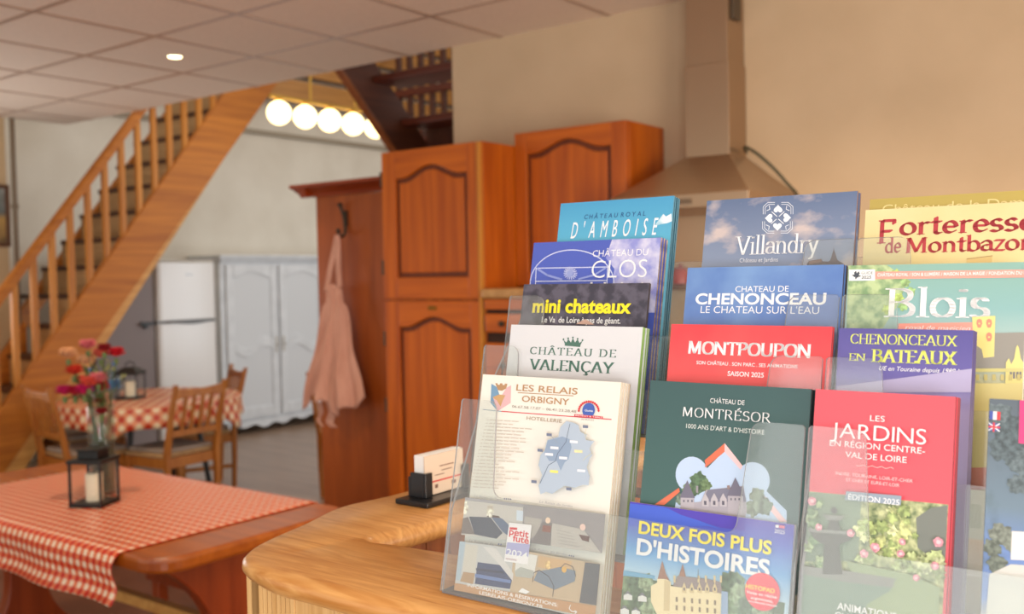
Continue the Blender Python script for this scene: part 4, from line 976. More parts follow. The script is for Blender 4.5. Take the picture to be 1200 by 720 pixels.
class Brochure:
    """one leaflet; px() turns a picture point into a point on its own sheet"""
    def __init__(s, label, tl, tr, yt, zb, mt, group, thick=0.0022, side=None, name='brochure', sheets=0, gap=0.0010, backlabel=None, backmat=None, seed=0):
        d = ray(*tl); P0 = CAM + d * (yt / d.y); d = ray(*tr); P1 = CAM + d * (yt / d.y)
        z = (P0.z + P1.z) / 2; s.w = P1.x - P0.x; s.h = (z - zb) / math.cos(TH)
        s.o = Vector((P0.x, yt, z)) - U * s.h
        s.group = group; s.mats = []; s.k = 0
        side = side or M_PAPER
        def block(nm):
            return MB().box((0, 0, 0), (s.w, thick, s.h)).build(nm, [mt, side], None)
        def finish(o, off, dx=0, dz=0):
            me = o.data
            for p in me.polygons: p.material_index = 0 if p.normal.y < -0.9 else 1
            o.rotation_euler = (-TH, 0, 0); o.location = s.o - NRM * off + Vector((dx, 0, 0)) + U * dz
        s.root = block(name); finish(s.root, 0); tag(s.root, label, 'brochure', group)
        rn = random.Random(seed + 11)
        if sheets:
            src = block(name); finish(src, thick + gap, rn.uniform(-.0012, .0012))
            if backmat: src.data.materials[0] = backmat
            tag(src, backlabel, 'brochure', group)
            for i in range(1, sheets):
                c = src.copy(); COL.objects.link(c)
                c.location = s.o - NRM * ((thick + gap) * (i + 1)) + Vector((rn.uniform(-.0014, .0014), 0, 0))
        s.layers = {}; s.order = 0
    def px(s, x, y):
        d = ray(x, y); t = (s.o - CAM).dot(NRM) / d.dot(NRM); p = CAM + d * t - s.o
        return (p.x, p.dot(U))
    def _layer(s, part):
        if part not in s.layers: s.layers[part] = (MB(), [])
        return s.layers[part]
    def poly2(s, pts, rgb, part='cover_picture', mt=None):
        """polygon in sheet coordinates"""
        mb, ms = s._layer(part); m_ = mt or flat(rgb)
        if m_ not in ms: ms.append(m_)
        s.order += 1; e = -(0.00012 + 0.000035 * s.order)
        pts = [(min(max(a, 0.0), s.w), min(max(b, 0.0), s.h)) for a, b in pts]
        mb.add([(a, e, b) for a, b in pts], [list(range(len(pts)))], ms.index(m_)); return s
    def poly(s, pts, rgb, part='cover_picture', mt=None): return s.poly2([s.px(*p) for p in pts], rgb, part, mt)
    def disc(s, c, r, rgb, part='cover_picture', n=24, ry=None):
        c2 = s.px(*c); r2 = s.px(c[0] + r, c[1])[0] - c2[0]; q = (ry or r) / r
        return s.poly2([(c2[0] + r2 * math.cos(2*PI*k/n), c2[1] + r2 * q * math.sin(2*PI*k/n)) for k in range(n)], rgb, part)
    def blob(s, c, r, rgb, seed, part='cover_picture', n=26, amp=0.22, ry=None):
        c2 = s.px(*c); r2 = s.px(c[0] + r, c[1])[0] - c2[0]; rn = random.Random(seed); a_, b_ = rn.uniform(0, 6), rn.uniform(0, 6); q = (ry or r) / r
        pts = []
        for k in range(n):
            t = 2*PI*k/n; f = 1 + amp * (0.5 * math.sin(5*t + a_) + 0.5 * math.sin(9*t + b_))
            pts.append((c2[0] + r2 * f * math.cos(t), c2[1] + q * r2 * f * math.sin(t)))
        return s.poly2(pts, rgb, part, mottle(rgb) if part == 'cover_picture' else None)
    def line(s, pts, wpx, rgb, part='cover_picture'):
        P_ = [s.px(*p) for p in pts]; w_ = (s.px(pts[0][0] + wpx, pts[0][1])[0] - s.px(*pts[0])[0]) / 2
        for a, b in zip(P_[:-1], P_[1:]):
            dx, dy = b[0]-a[0], b[1]-a[1]; l = math.hypot(dx, dy) or 1; nx_, ny_ = -dy/l*w_, dx/l*w_; ex, ey = dx/l*w_*.6, dy/l*w_*.6
            s.order -= 1 if a is not P_[0] else 0
            s.poly2([(a[0]+nx_-ex, a[1]+ny_-ey), (b[0]+nx_+ex, b[1]+ny_+ey), (b[0]-nx_+ex, b[1]-ny_+ey), (a[0]-nx_-ex, a[1]-ny_-ey)], rgb, part)
        return s
    def _place(s, vs, fs, x0, zb, sx, sz, slant, rgb, part):
        mb, ms = s._layer(part); m_ = flat(rgb)
        if m_ not in ms: ms.append(m_)
        s.order += 1; e = -(0.00012 + 0.000035 * s.order)
        mb.add([(x0 + a * sx + slant * b * sz, e, zb + b * sz) for a, b in vs], fs, ms.index(m_))
    def _line(s, part):
        if part: return part
        s.nl = getattr(s, 'nl', 0) + 1
        return 'lettering.%03d' % s.nl
    def text(s, t, l, r, cap, rgb, bold=0.0, track=0.0, slant=0.0, part=None):
        """sans line from picture point l to r on the baseline, cap height in picture pixels"""
        part = s._line(part); a = s.px(*l); b = s.px(*r); c = s.px(l[0], l[1] - cap)
        vs, fs = [], []; x = 0
        if track:
            for chh in t:
                v, f = glyphs(chh, bold) if chh != ' ' else ([], [])
                if v:
                    mn = min(p[0] for p in v); mx = max(p[0] for p in v); o = len(vs)
                    vs += [(p[0] - mn + x, p[1]) for p in v]; fs += [tuple(o + i for i in ff) for ff in f]; x += mx - mn + track
                else: x += 0.30
        else: vs, fs = glyphs(t, bold)
        mn = min(p[0] for p in vs); mx = max(p[0] for p in vs); sx = (b[0] - a[0]) / (mx - mn); sz = (c[1] - a[1]) / cap_h()
        s._place([(p[0] - mn, p[1]) for p in vs], fs, a[0], a[1], sx, sz, slant, rgb, part); return s
    def serif(s, t, l, r, cap, rgb, part=None, **kw):
        part = s._line(part); a = s.px(*l); b = s.px(*r); c = s.px(l[0], l[1] - cap)
        P_ = pen(t, **kw); vs, fs = [], []
        for p in P_: fs.append(tuple(range(len(vs), len(vs) + len(p)))); vs += p
        mn = min(p[0] for p in vs); mx = max(p[0] for p in vs)
        s._place([(p[0] - mn, p[1]) for p in vs], fs, a[0], a[1], (b[0] - a[0]) / (mx - mn), c[1] - a[1], 0, rgb, part); return s
    def done(s):
        for part, (mb, ms) in s.layers.items():
            o = mb.build(part.split('.')[0], ms, s.root)
            bm = bmesh.new(); bm.from_mesh(o.data)
            for f in bm.faces:
                if f.normal.y > 0: f.normal_flip()
            bm.to_mesh(o.data); bm.free()
        return s
def conv(x0, y0, k): return lambda pts: [(x0 + a * k, y0 + b * k) for a, b in pts]
def cv1(x0, y0, k): return lambda a, b: (x0 + a * k, y0 + b * k)

# ------------------------------------------------------------------ the leaflets, column by column
W = (238, 239, 242)
B1, B2, B3, B4 = [b + 0.0004 for b in BASE]
# -- cream hotel leaflet, front left
c = cv1(540, 430, .2361); g = cv1(520, 560, .2222)
b = Brochure('cream hotel leaflet with a blue district map and bedroom photographs, front of the left rack', (566, 440), (728, 447), .757, B1, grad_mat('cream_leaflet', [(0, (226, 225, 218)), (1, (229, 227, 219))], .2, .4), 'cream hotel leaflets', .0026, mat('cream_edges', (206, 196, 178), .8), sheets=4, gap=.0014, backlabel='cream hotel leaflet stacked behind the front one with the district map', seed=1)
TAN = (176, 138, 100)
b.poly([c(152, 84), c(178, 100), c(196, 148), c(160, 150), c(182, 220), c(148, 180)], (112, 150, 182), 'emblem').poly([c(250, 92), c(248, 180), c(184, 220), c(160, 152), c(205, 140), c(228, 104)], (216, 176, 180), 'emblem')
b.poly([c(172, 82), c(182, 82), c(184, 90), c(194, 90), c(195, 83), c(207, 83), c(208, 91), c(218, 91), c(220, 84), c(232, 86), c(226, 108), c(205, 120), c(185, 116)], TAN, 'emblem').poly([c(158, 152), c(190, 138), c(222, 142), c(210, 165), c(198, 198), c(180, 168)], (196, 156, 108), 'emblem')
b.text('LES RELAIS', c(275, 118), c(580, 132), 7.2, TAN, .012).line([c(285, 129), c(560, 145)], .7, TAN).text('ORBIGNY', c(303, 173), c(538, 186), 7.0, TAN, .012)
b.text('06.67.58.17.07 – 06.41.23.28.48', c(255, 203), c(574, 222), 2.9, (150, 140, 130), .004)
b.line([c(112, 213), c(205, 222)], .5, (110, 140, 165)).line([c(205, 222), c(748, 262)], .8, (206, 62, 72))
b.text('HOTELLERIE', c(327, 263), c(503, 275), 4.0, (170, 150, 128), .008)
for k in range(15):
    a = PI * (0.98 - .96 * k / 14); b.disc(c(637 + 50 * math.cos(a), 222 - 48 * math.sin(a)), 1.3, (206, 60, 66), 'badge', 8)
b.disc(c(637, 217), 7.4, (66, 96, 176), 'badge').text('Guide', c(617, 222), c(658, 226), 2.4, W, .0, 0, .2, 'badge')
b.poly([c(567, 236), c(708, 248), c(708, 258), c(567, 246)], (206, 62, 72), 'badge').text('BISTROT & TABLE', c(572, 245), c(704, 256), 1.4, W, part='badge').text('DE FRANCE', c(600, 265), c(664, 270), 1.6, (150, 140, 136))
rn = random.Random(3)
for k in range(21):
    x = 133 - 3.6 * k; y = 264 + 16.6 * k
    b.line([c(x, y), c(x + 8, y + .5)], .5, (190, 176, 160), 'small_print'); xx = x + 16; end = x + rn.uniform(110, 215)
    while xx < end:
        l_ = rn.uniform(14, 44); b.line([c(xx, y + (xx - x) * .06), c(xx + l_, y + (xx + l_ - x) * .06)], .75, (196, 186, 176), 'small_print'); xx += l_ + 7
b.poly([c(*p) for p in ((540, 272), (575, 280), (600, 292), (608, 324), (640, 340), (636, 366), (680, 372), (662, 392), (655, 412), (668, 440), (655, 460), (640, 500), (655, 545), (650, 590), (620, 588), (580, 602), (530, 592), (500, 612), (470, 632), (440, 622), (412, 634), (402, 592), (420, 540), (402, 490), (412, 440), (432, 418), (446, 366), (500, 350), (510, 302))], (172, 188, 206), 'map')
b.poly([c(*p) for p in ((448, 368), (520, 348), (556, 362), (566, 402), (550, 462), (532, 476), (512, 518), (492, 470), (455, 470), (430, 430))], (140, 160, 186), 'map')
b.line([c(558, 286), c(545, 340), c(538, 376), c(497, 432), c(486, 470), c(452, 490), c(410, 580)], .6, (92, 104, 126), 'map')
for p in ((455, 340), (410, 417), (380, 572), (553, 608), (635, 300)): b.poly([c(p[0] - 13, p[1] - 8), c(p[0] + 13, p[1] - 6), c(p[0] + 13, p[1] + 8), c(p[0] - 13, p[1] + 6)], (112, 122, 146), 'map')
for p, cc in (((480, 522), (240, 226, 120)), ((600, 422), (236, 222, 170)), ((455, 437), (226, 230, 238)), ((525, 455), (226, 230, 238)), ((482, 405), (226, 230, 238)), ((578, 375), (226, 230, 238)), ((615, 518), (222, 228, 238))): b.poly([c(p[0] - 20, p[1] - 8), c(p[0] + 20, p[1] - 5), c(p[0] + 20, p[1] + 8), c(p[0] - 20, p[1] + 5)], cc, 'map')
b.line([c(640, 310), c(632, 340), c(640, 362)], .4, (214, 206, 160), 'map').line([c(670, 430), c(640, 450), c(625, 466)], .4, (214, 206, 160), 'map').line([c(470, 350), c(500, 384)], .4, (150, 160, 176), 'map')
b.text('Le Relais de Paris', c(85, 648), c(222, 662), 3.0, (160, 160, 170), -.004, 0, .3).text('Le Relais du Jardin', c(408, 676), c(570, 696), 3.0, (170, 170, 176), -.004, 0, .3)
for k in range(4): b.disc(c(236 + 10 * k, 656 + k), .8, (70, 80, 120), 'small_print', 8)
b.poly([g(128, 103), g(440, 140), g(432, 338), g(88, 296)], (200, 196, 192)).poly([g(440, 140), g(905, 199), g(890, 405), g(432, 338)], (150, 146, 150))
b.poly([g(128, 103), g(440, 140), g(438, 158), g(124, 118)], (162, 160, 166)).poly([g(405, 172), g(440, 176), g(438, 230), g(404, 226)], (206, 218, 234))
b.poly([g(108, 212), g(150, 208), g(186, 300), g(92, 290)], (122, 112, 110)).poly([g(155, 206), g(268, 210), g(332, 292), g(300, 322), g(185, 300)], (72, 80, 98)).poly([g(272, 208), g(330, 216), g(410, 296), g(360, 306), g(330, 284)], (92, 110, 140)).poly([g(250, 196), g(312, 202), g(320, 214), g(250, 208)], (92, 70, 66))
for p in ((132, 162), (267, 176)): b.blob(g(*p), 4.4, (236, 222, 206), 3, ry=6).disc(g(p[0], p[1] + 22), 1.6, (250, 246, 234), n=10)
b.poly([g(450, 205), g(540, 220), g(520, 290), g(470, 330), g(436, 326)], (176, 170, 166)).poly([g(592, 240), g(760, 274), g(850, 398), g(586, 360)], (188, 184, 180)).poly([g(545, 232), g(594, 240), g(582, 358), g(482, 345)], (124, 118, 120)).poly([g(545, 250), g(588, 256), g(584, 290), g(540, 284)], (136, 84, 74))
for k in range(5): b.line([g(615 + 4 * k, 275 + 18 * k), g(690 + 12 * k, 292 + 18 * k)], .5, (164, 158, 156))
b.disc(g(572, 226), 3.0, (244, 214, 190), n=14).disc(g(755, 262), 3.4, (240, 206, 196), n=14).poly([g(735, 300), g(790, 310), g(788, 340), g(752, 330)], (96, 64, 60))
b.text('Le Relais de Paris', g(158, 336), g(305, 358), 2.8, (150, 150, 160), -.004, 0, .3).text('Le Relais du Jardin', g(488, 378), g(672, 412), 2.8, (150, 150, 160), -.004, 0, .3)
for k in range(2): b.disc(g(314 + 12 * k, 350 + 2 * k), .9, (70, 80, 120), 'small_print', 8)
for k in range(3): b.disc(g(686 + 11 * k, 410 + 2 * k), .8, (70, 80, 120), 'small_print', 8)
b.poly([g(80, 330), g(395, 372), g(378, 600), g(50, 552)], (196, 198, 200)).poly([g(395, 376), g(880, 462), g(870, 684), g(374, 600)], (196, 176, 150))
b.poly([g(80, 330), g(140, 338), g(112, 540), g(50, 532)], (172, 190, 206)).poly([g(142, 350), g(206, 358), g(190, 502), g(126, 492)], (206, 202, 194)).poly([g(230, 362), g(300, 372), g(392, 505), g(388, 545), g(330, 470)], (214, 212, 212))
b.poly([g(130, 495), g(190, 504), g(180, 560), g(112, 545)], (176, 146, 114)).poly([g(205, 445), g(320, 460), g(385, 540), g(374, 586), g(190, 558)], (58, 72, 112)).poly([g(192, 505), g(380, 540), g(378, 556), g(190, 524)], (104, 130, 184)).poly([g(196, 476), g(340, 494), g(346, 506), g(196, 488)], (44, 54, 84))
b.poly([g(410, 392), g(520, 410), g(500, 520), g(400, 500)], (222, 222, 220)).poly([g(528, 412), g(700, 440), g(690, 500), g(520, 470)], (206, 172, 130)).poly([g(770, 446), g(880, 462), g(870, 680), g(740, 656)], (92, 96, 104)).poly([g(400, 492), g(430, 470), g(500, 490), g(490, 530), g(404, 520)], (176, 180, 176))
b.poly([g(520, 495), g(640, 470), g(720, 490), g(716, 545), g(610, 590), g(500, 540)], (120, 134, 152)).line([g(495, 548), g(500, 500), g(530, 488), g(580, 520), g(606, 570), g(600, 626)], .7, (64, 66, 78)).line([g(640, 476), g(665, 452), g(705, 468), g(722, 520)], .7, (64, 66, 78)).disc(g(660, 484), 3, (226, 178, 92), n=10).blob(g(575, 460), 4, (236, 196, 138), 4)
b.poly([g(440, 580), g(480, 600), g(460, 612), g(420, 600)], (236, 238, 242))
b.poly([g(46, 545), g(880, 686), g(880, 750), g(30, 606)], (190, 150, 112), 'footer_band')
b.text('INFORMATIONS & RÉSERVATIONS:', g(151, 572), g(628, 661), 3.9, W, .012).text('LESRELAIS-ORBIGNY.FR', g(215, 612), g(552, 675), 3.9, W, .012)
b.line([g(694, 670), g(688, 688), g(700, 702), g(728, 706)], .9, W, 'footer_band').line([g(718, 698), g(728, 706), g(718, 714)], .9, W, 'footer_band')
b.poly([g(372, 237), g(490, 250), g(470, 458), g(346, 440)], (238, 236, 240), 'sticker').poly([g(362, 340), g(482, 352), g(472, 418), g(354, 402)], (170, 172, 216), 'sticker')
b.text('petit', g(372, 299), g(474, 312), 7.6, (216, 48, 58), .02, part='sticker').text('futé', g(390, 334), g(476, 342), 7.6, (216, 48, 58), .02, part='sticker').text('2024', g(358, 408), g(468, 420), 7.6, W, .01, part='sticker').line([g(378, 268), g(412, 270)], 2.2, (216, 48, 58), 'sticker').line([g(357, 426), g(410, 434)], 1.6, (206, 190, 196), 'sticker')
b.done()

# -- pale castle leaflet with a crown
c = cv1(580, 370, .2639); GG = (74, 112, 100)
b = Brochure('pale grey castle leaflet with a green crown and green serif title, above the hotel one', (599.3, 382), (753.5, 382), .800, B2, grad_mat('pale_grey_leaflet', [(0, (206, 208, 213)), (1, (212, 214, 219))], .2, .4, noise=.4, nscale=12, ncol=(196, 198, 208), stretch=(1, 1, 3)), 'pale crowned leaflets', .0024, mat('green_edges', (136, 172, 96), .7), sheets=3, gap=.0010, backlabel='pale castle leaflet with green edges stacked behind the crowned one', seed=2)
b.serif('CHÂTEAU DE', c(155, 171), c(537, 190), 8.6, GG, track=.16, wx=.13, wy=.05).serif('VALENÇAY', c(150, 239), c(527, 262), 12.4, GG, wx=.16, wy=.05, track=.05, serif=.8)
b.poly([c(305, 108), c(318, 120), c(326, 104), c(338, 120), c(347, 100), c(356, 120), c(368, 106), c(376, 122), c(390, 112), c(378, 136), c(312, 130)], GG, 'emblem').line([c(312, 131), c(378, 137)], 1.3, GG, 'emblem')
for p in ((305, 106), (326, 102), (347, 98), (368, 104), (390, 110)): b.disc(c(*p), 1.0, GG, 'emblem', 10)
b.done()
# -- dark slate leaflet
c = cv1(580, 220, .33333)
b = Brochure('dark slate leaflet with fat yellow lettering, third tier of the left rack', (614, 332.7), (761, 332.5), .838, B3, grad_mat('slate_leaflet', [(0, (66, 62, 78)), (1, (58, 56, 70))], .2, .4, noise=.9, nscale=55, ncol=(92, 88, 104), nlo=.46, nhi=.56), 'slate leaflets', .0022, mat('dark_edges', (66, 60, 66), .6), sheets=1, gap=.0008, backlabel='dark slate leaflet tucked behind the one with yellow lettering', seed=3)
YEL = (244, 226, 40)
b.text('mini chateaux', c(131, 438), c(478, 441), 14.8, YEL, .034).text('Le Val de Loire à pas de géant.', c(164, 474), c(441, 480), 6.6, W, .012)
b.poly([c(285, 480), c(318, 462), c(350, 482)], (206, 170, 156)).poly([c(210, 480), c(216, 440), c(222, 480)], (110, 104, 124))
b.done()
# -- blue leaflet with a white circle drawing
c = cv1(600, 220, .18333)
b = Brochure('blue leaflet with a thin white circle drawing and lilac clouds, above the slate one', (625.7, 284), (775, 279.3), .870, B4, grad_mat('blue_circle_leaflet', [(0, (84, 104, 196)), (1, (76, 94, 184))], .2, .38), 'blue circle leaflets', .0028, noise_mat('brown_page_edges', (176, 156, 136), (104, 88, 84), (2, 2, 90), .7), sheets=3, gap=.0006, backlabel='blue booklet with brown page edges stacked behind the circle drawing', seed=4)
M_LIL = noise_mat('lilac_clouds', (140, 146, 212), (206, 206, 232), (60, 60, 60), .4, 5, .38, .62)
b.poly([c(640, 330), c(960, 320), c(935, 800), c(620, 800), c(655, 520), c(600, 450)], None, mt=M_LIL)
WL = (206, 214, 240)
b.line([c(*p) for p in A_(385, 615, 268, 216, 178, 360, 30)], 1.0, WL).line([c(150, 640), c(155, 516), c(612, 508), c(606, 640)], .9, WL).line([c(156, 600), c(610, 594)], .8, WL)
for k in range(18):
    a = 2 * PI * k / 18; b.line([c(375 + 22 * math.cos(a), 548 + 22 * math.sin(a)), c(375 + 42 * math.cos(a), 548 + 40 * math.sin(a))], .8, WL)
b.disc(c(375, 548), 3.6, (150, 162, 216)).line([c(165, 520), c(230, 562), c(320, 588)], 2.0, (140, 154, 214)).line([c(600, 516), c(530, 560), c(430, 586)], 2.0, (140, 154, 214))
b.text('CHÂTEAU DU', c(518, 444), c(872, 430), 7.4, W, -.004, .10).text('CLOS', c(508, 580), c(862, 570), 20.5, W, -.012)
for x in (505, 590, 700, 830): b.poly([c(x, 606), c(x + 14, 606), c(x + 14, 625), c(x, 625)], W, 'title_lettering')
b.done()
# -- turquoise leaflet
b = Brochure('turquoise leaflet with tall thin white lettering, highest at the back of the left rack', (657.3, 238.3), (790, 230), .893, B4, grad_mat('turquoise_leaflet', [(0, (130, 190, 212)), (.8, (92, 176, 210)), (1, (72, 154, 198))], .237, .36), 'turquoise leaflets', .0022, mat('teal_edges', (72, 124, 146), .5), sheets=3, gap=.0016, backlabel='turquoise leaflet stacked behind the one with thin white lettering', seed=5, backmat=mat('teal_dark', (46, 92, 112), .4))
M_CLD = noise_mat('white_cloud', (226, 238, 244), (110, 182, 210), (50, 50, 70), .4, 5, .40, .6)
b.poly([c(905, 250), c(940, 205), c(968, 168), c(985, 185), c(1020, 165), c(1028, 215), c(990, 228), c(950, 235)], None, mt=M_CLD)
b.text('CHÂTEAU ROYAL', c(460, 202), c(852, 189), 5.0, (36, 82, 132), .012, .28, .12).text("D'AMBOISE", c(375, 326), c(918, 311), 18.6, W, .0, .62, .10)
b.done()

# -- middle column
c = cv1(725, 585, .1875)
b = Brochure('violet-blue leaflet with yellow and white lettering over a castle, lowest in front', (738.4, 591.4), (931, 612), .735, B1, grad_mat('violet_castle_leaflet', [(0, (206, 224, 236)), (.42, (186, 216, 236)), (.62, (106, 168, 222)), (.85, (74, 94, 196)), (1, (74, 56, 178))], .105, .34), 'violet castle leaflets', .0016, sheets=1, gap=.0006, backlabel='violet-blue castle leaflet tucked behind the front one', seed=6)
b.poly([c(68, 28), c(290, 52), c(400, 95), c(640, 190), c(560, 170), c(62, 170)], (66, 96, 206)).poly([c(392, 100), c(640, 180), c(790, 200), c(790, 96), c(290, 50)], (78, 62, 176))
TRE = (96, 118, 92)
b.poly([c(28, 480), c(120, 488), c(240, 512), c(420, 560), c(620, 590), c(820, 612), c(1040, 650), c(1030, 760), c(0, 760)], TRE)
for k, (x, y, r) in enumerate(((60, 520, 9), (110, 535, 10), (170, 520, 9), (40, 610, 10), (120, 640, 11), (200, 700, 12), (720, 560, 17), (700, 520, 12), (770, 620, 16), (300, 700, 13), (820, 700, 16), (900, 700, 12), (680, 700, 12), (560, 712, 11))): b.blob(c(x, y), r, ((112, 136, 104), (88, 112, 90), (142, 162, 132))[k % 3], k + 1)
b.poly([c(30, 445), c(230, 480), c(228, 500), c(28, 480)], (110, 168, 206))
for x, y in ((60, 600), (150, 610), (40, 690), (110, 700)): b.poly([c(x - 26, y + 30), c(x - 26, y), c(x, y - 22), c(x + 28, y + 4), c(x + 28, y + 34)], (222, 226, 228)).poly([c(x - 28, y + 2), c(x, y - 26), c(x + 30, y + 6), c(x, y - 8)], (120, 124, 134))
ST, ST2, RF = (238, 224, 186), (214, 196, 156), (150, 138, 140)
b.poly([c(205, 545), c(250, 520), c(300, 500), c(330, 520), c(330, 545), c(650, 590), c(650, 740), c(250, 740), c(205, 640)], ST)
b.poly([c(340, 545), c(372, 480), c(560, 500), c(640, 520), c(652, 592)], RF)
b.poly([c(248, 500), c(276, 385), c(300, 470), c(322, 510), c(290, 500)], (160, 118, 100)).poly([c(380, 482), c(404, 405), c(424, 488)], (160, 118, 100)).poly([c(245, 500), c(290, 500), c(286, 560), c(245, 560)], ST).poly([c(290, 505), c(326, 515), c(322, 700), c(285, 700)], ST2)
for k in range(5):
    x = 400 + 48 * k; b.poly([c(x, 585), c(x, 555), c(x + 14, 520), c(x + 28, 560), c(x + 28, 590)], ST2).poly([c(x + 9, 572), c(x + 19, 574), c(x + 19, 556), c(x + 9, 554)], (110, 106, 112))
for k in range(6):
    for q in range(2): x, y = 362 + 48 * k, 612 + 52 * q + 4 * k; b.poly([c(x, y), c(x + 13, y + 2), c(x + 13, y + 32), c(x, y + 30)], (150, 136, 118))
for x in (350, 500, 545, 600, 640): b.poly([c(x, 520), c(x, 478), c(x + 13, 480), c(x + 13, 524)], ST2)
b.poly([c(650, 575), c(690, 580), c(690, 740), c(645, 740)], (150, 174, 208)).line([c(504, 500), c(505, 440)], .6, (90, 90, 100))
b.text('DEUX FOIS PLUS', c(131, 213), c(962, 323), 14.0, (248, 230, 56), .028).text("D'HISTOIRES", c(118, 343), c(950, 462), 18.0, W, .030)
b.disc(c(905, 580), 21, (228, 76, 90), 'badge', 40).text('HISTOPAD', c(800, 556), c(985, 542), 5.0, (250, 220, 90), .02, part='badge')
b.text('Visite en réalité', c(806, 588), c(998, 588), 3.4, W, .01, part='badge').text('augmentée,', c(832, 622), c(972, 612), 3.2, W, .01, part='badge').text('nouveauté incluse', c(822, 642), c(998, 640), 2.6, W, .01, part='badge').text('2025', c(980, 212), c(1045, 219), 4.6, W, .0)
b.poly([c(988, 162), c(1008, 164), c(1008, 182), c(988, 180)], (240, 236, 240), 'badge').poly([c(1010, 164), c(1046, 168), c(1046, 186), c(1010, 182)], (216, 110, 140), 'badge')
b.done()
# -- dark green leaflet
c = cv1(740, 430, .2638)
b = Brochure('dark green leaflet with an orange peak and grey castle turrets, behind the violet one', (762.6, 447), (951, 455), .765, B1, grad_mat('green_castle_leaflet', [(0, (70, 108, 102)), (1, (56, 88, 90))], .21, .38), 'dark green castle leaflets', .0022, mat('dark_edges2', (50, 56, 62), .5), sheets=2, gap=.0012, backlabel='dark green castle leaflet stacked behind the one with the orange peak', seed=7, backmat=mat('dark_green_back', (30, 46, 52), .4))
SKY = (186, 208, 238)
b.disc(c(268, 480), 19.5, SKY).disc(c(540, 503), 20, SKY).poly([c(415, 372), c(690, 640), c(690, 800), c(160, 800), c(200, 590)], SKY)
b.poly([c(415, 340), c(415, 378), c(330, 448), c(326, 440)], (214, 112, 82)).poly([c(326, 416), c(415, 340), c(415, 372), c(332, 446)], (214, 112, 82)).poly([c(212, 538), c(216, 556), c(146, 615), c(104, 612)], (214, 112, 82))
b.poly([c(415, 340), c(494, 440), c(486, 458), c(414, 378)], (240, 196, 200)).poly([c(580, 572), c(600, 580), c(692, 690), c(660, 690), c(590, 606)], (240, 200, 204))
for k, (x, y, r) in enumerate(((300, 510, 10), (330, 530, 7), (285, 540, 8), (250, 545, 6))): b.blob(c(x, y), r, ((86, 112, 84), (104, 128, 92))[k % 2], k + 31)
for k, (x, y, r) in enumerate(((225, 590, 7), (560, 575, 9), (590, 620, 10), (540, 630, 9))): b.blob(c(x, y), r, ((110, 126, 112), (126, 140, 124))[k % 2], k + 41)
b.poly([c(310, 600), c(332, 548), c(500, 530), c(515, 640), c(500, 690), c(220, 690), c(220, 610)], (168, 164, 176)).poly([c(318, 600), c(340, 548), c(498, 532), c(512, 600)], (122, 122, 142))
for x, y0, y1, w_ in ((250, 505, 578, 30), (464, 492, 570, 34)):
    b.poly([c(x - w_, y1), c(x + w_, y1 + 4), c(x + w_, 700), c(x - w_, 700)], (176, 172, 182)).poly([c(x - w_ - 4, y1 + 4), c(x, y0), c(x + w_ + 4, y1 + 6)], (112, 110, 130))
    for q in range(3): b.poly([c(x - w_ + 12 + 18 * q, y1 + 14), c(x - w_ + 18 + 18 * q, y1 + 14), c(x - w_ + 18 + 18 * q, y1 + 24), c(x - w_ + 12 + 18 * q, y1 + 24)], (96, 94, 110))
for x in (330, 370, 410): b.poly([c(x - 14, 620), c(x - 14, 588), c(x, 562), c(x + 16, 590), c(x + 16, 622)], (188, 184, 192)).poly([c(x - 5, 614), c(x - 5, 596), c(x + 6, 597), c(x + 6, 615)], (90, 88, 104))
b.poly([c(290, 560), c(290, 530), c(300, 530), c(300, 562)], (150, 146, 156)).poly([c(428, 544), c(428, 528), c(440, 528), c(440, 546)], (150, 130, 130))
b.text('CHÂTEAU DE', c(352, 161), c(505, 170), 5.4, W, -.002).serif('MONTRÉSOR', c(231, 221), c(620, 241), 11.2, W, wx=.10, wy=.05, track=.06, serif=.35).text("1000 ANS D'ART & D'HISTOIRE", c(246, 273), c(593, 298), 5.2, (226, 234, 232), -.004)
b.done()
# -- red leaflet
c = cv1(780, 210, .3473)
b = Brochure('flat red leaflet with broad white capitals, second tier in the middle', (787, 379.5), (975.5, 383.5), .800, B2, grad_mat('red_leaflet', [(0, (206, 214, 232)), (.70, (206, 206, 226)), (.715, (230, 92, 92)), (1, (222, 58, 70))], .21, .36, noise=.25, nscale=10, ncol=(240, 120, 112), nlo=.45, nhi=.65), 'red leaflets', .0020, mat('red_edges', (168, 80, 88), .6), sheets=1, gap=.0008, backlabel='red leaflet tucked behind the one with broad white capitals', seed=8)
b.serif('MONTPOUPON', c(76, 590), c(488, 600), 15.2, W, wx=.17, wy=.09, serif=.55).text('SON CHÂTEAU . SON PARC . SES ANIMATIONS', c(104, 625), c(445, 642), 4.0, W, .006).text('SAISON 2025', c(209, 664), c(331, 673), 5.4, W, .014)
b.done()
# -- sky-blue leaflet
b = Brochure('sky-blue leaflet with bold white capitals, third tier in the middle above the red one', (806, 313.5), (989, 310.7), .838, B3, grad_mat('sky_blue_leaflet', [(0, (150, 150, 200)), (.6, (126, 146, 200)), (.8, (92, 124, 186)), (1, (86, 122, 186))], .21, .36, noise=.55, nscale=11, ncol=(134, 172, 216), nlo=.45, nhi=.65), 'sky-blue leaflets', .0024, mat('dark_edges3', (74, 72, 88), .6), sheets=2, gap=.0010, backlabel='sky-blue leaflet stacked behind the one with bold white capitals', seed=9)
b.text('CHATEAU DE', c(235, 381), c(415, 380), 6.6, W, .0).text('CHENONCEAU', c(100, 422), c(541, 419), 12.0, W, .026).text("LE CHATEAU SUR L'EAU", c(118, 452), c(518, 449), 8.0, W, -.004)
b.done()
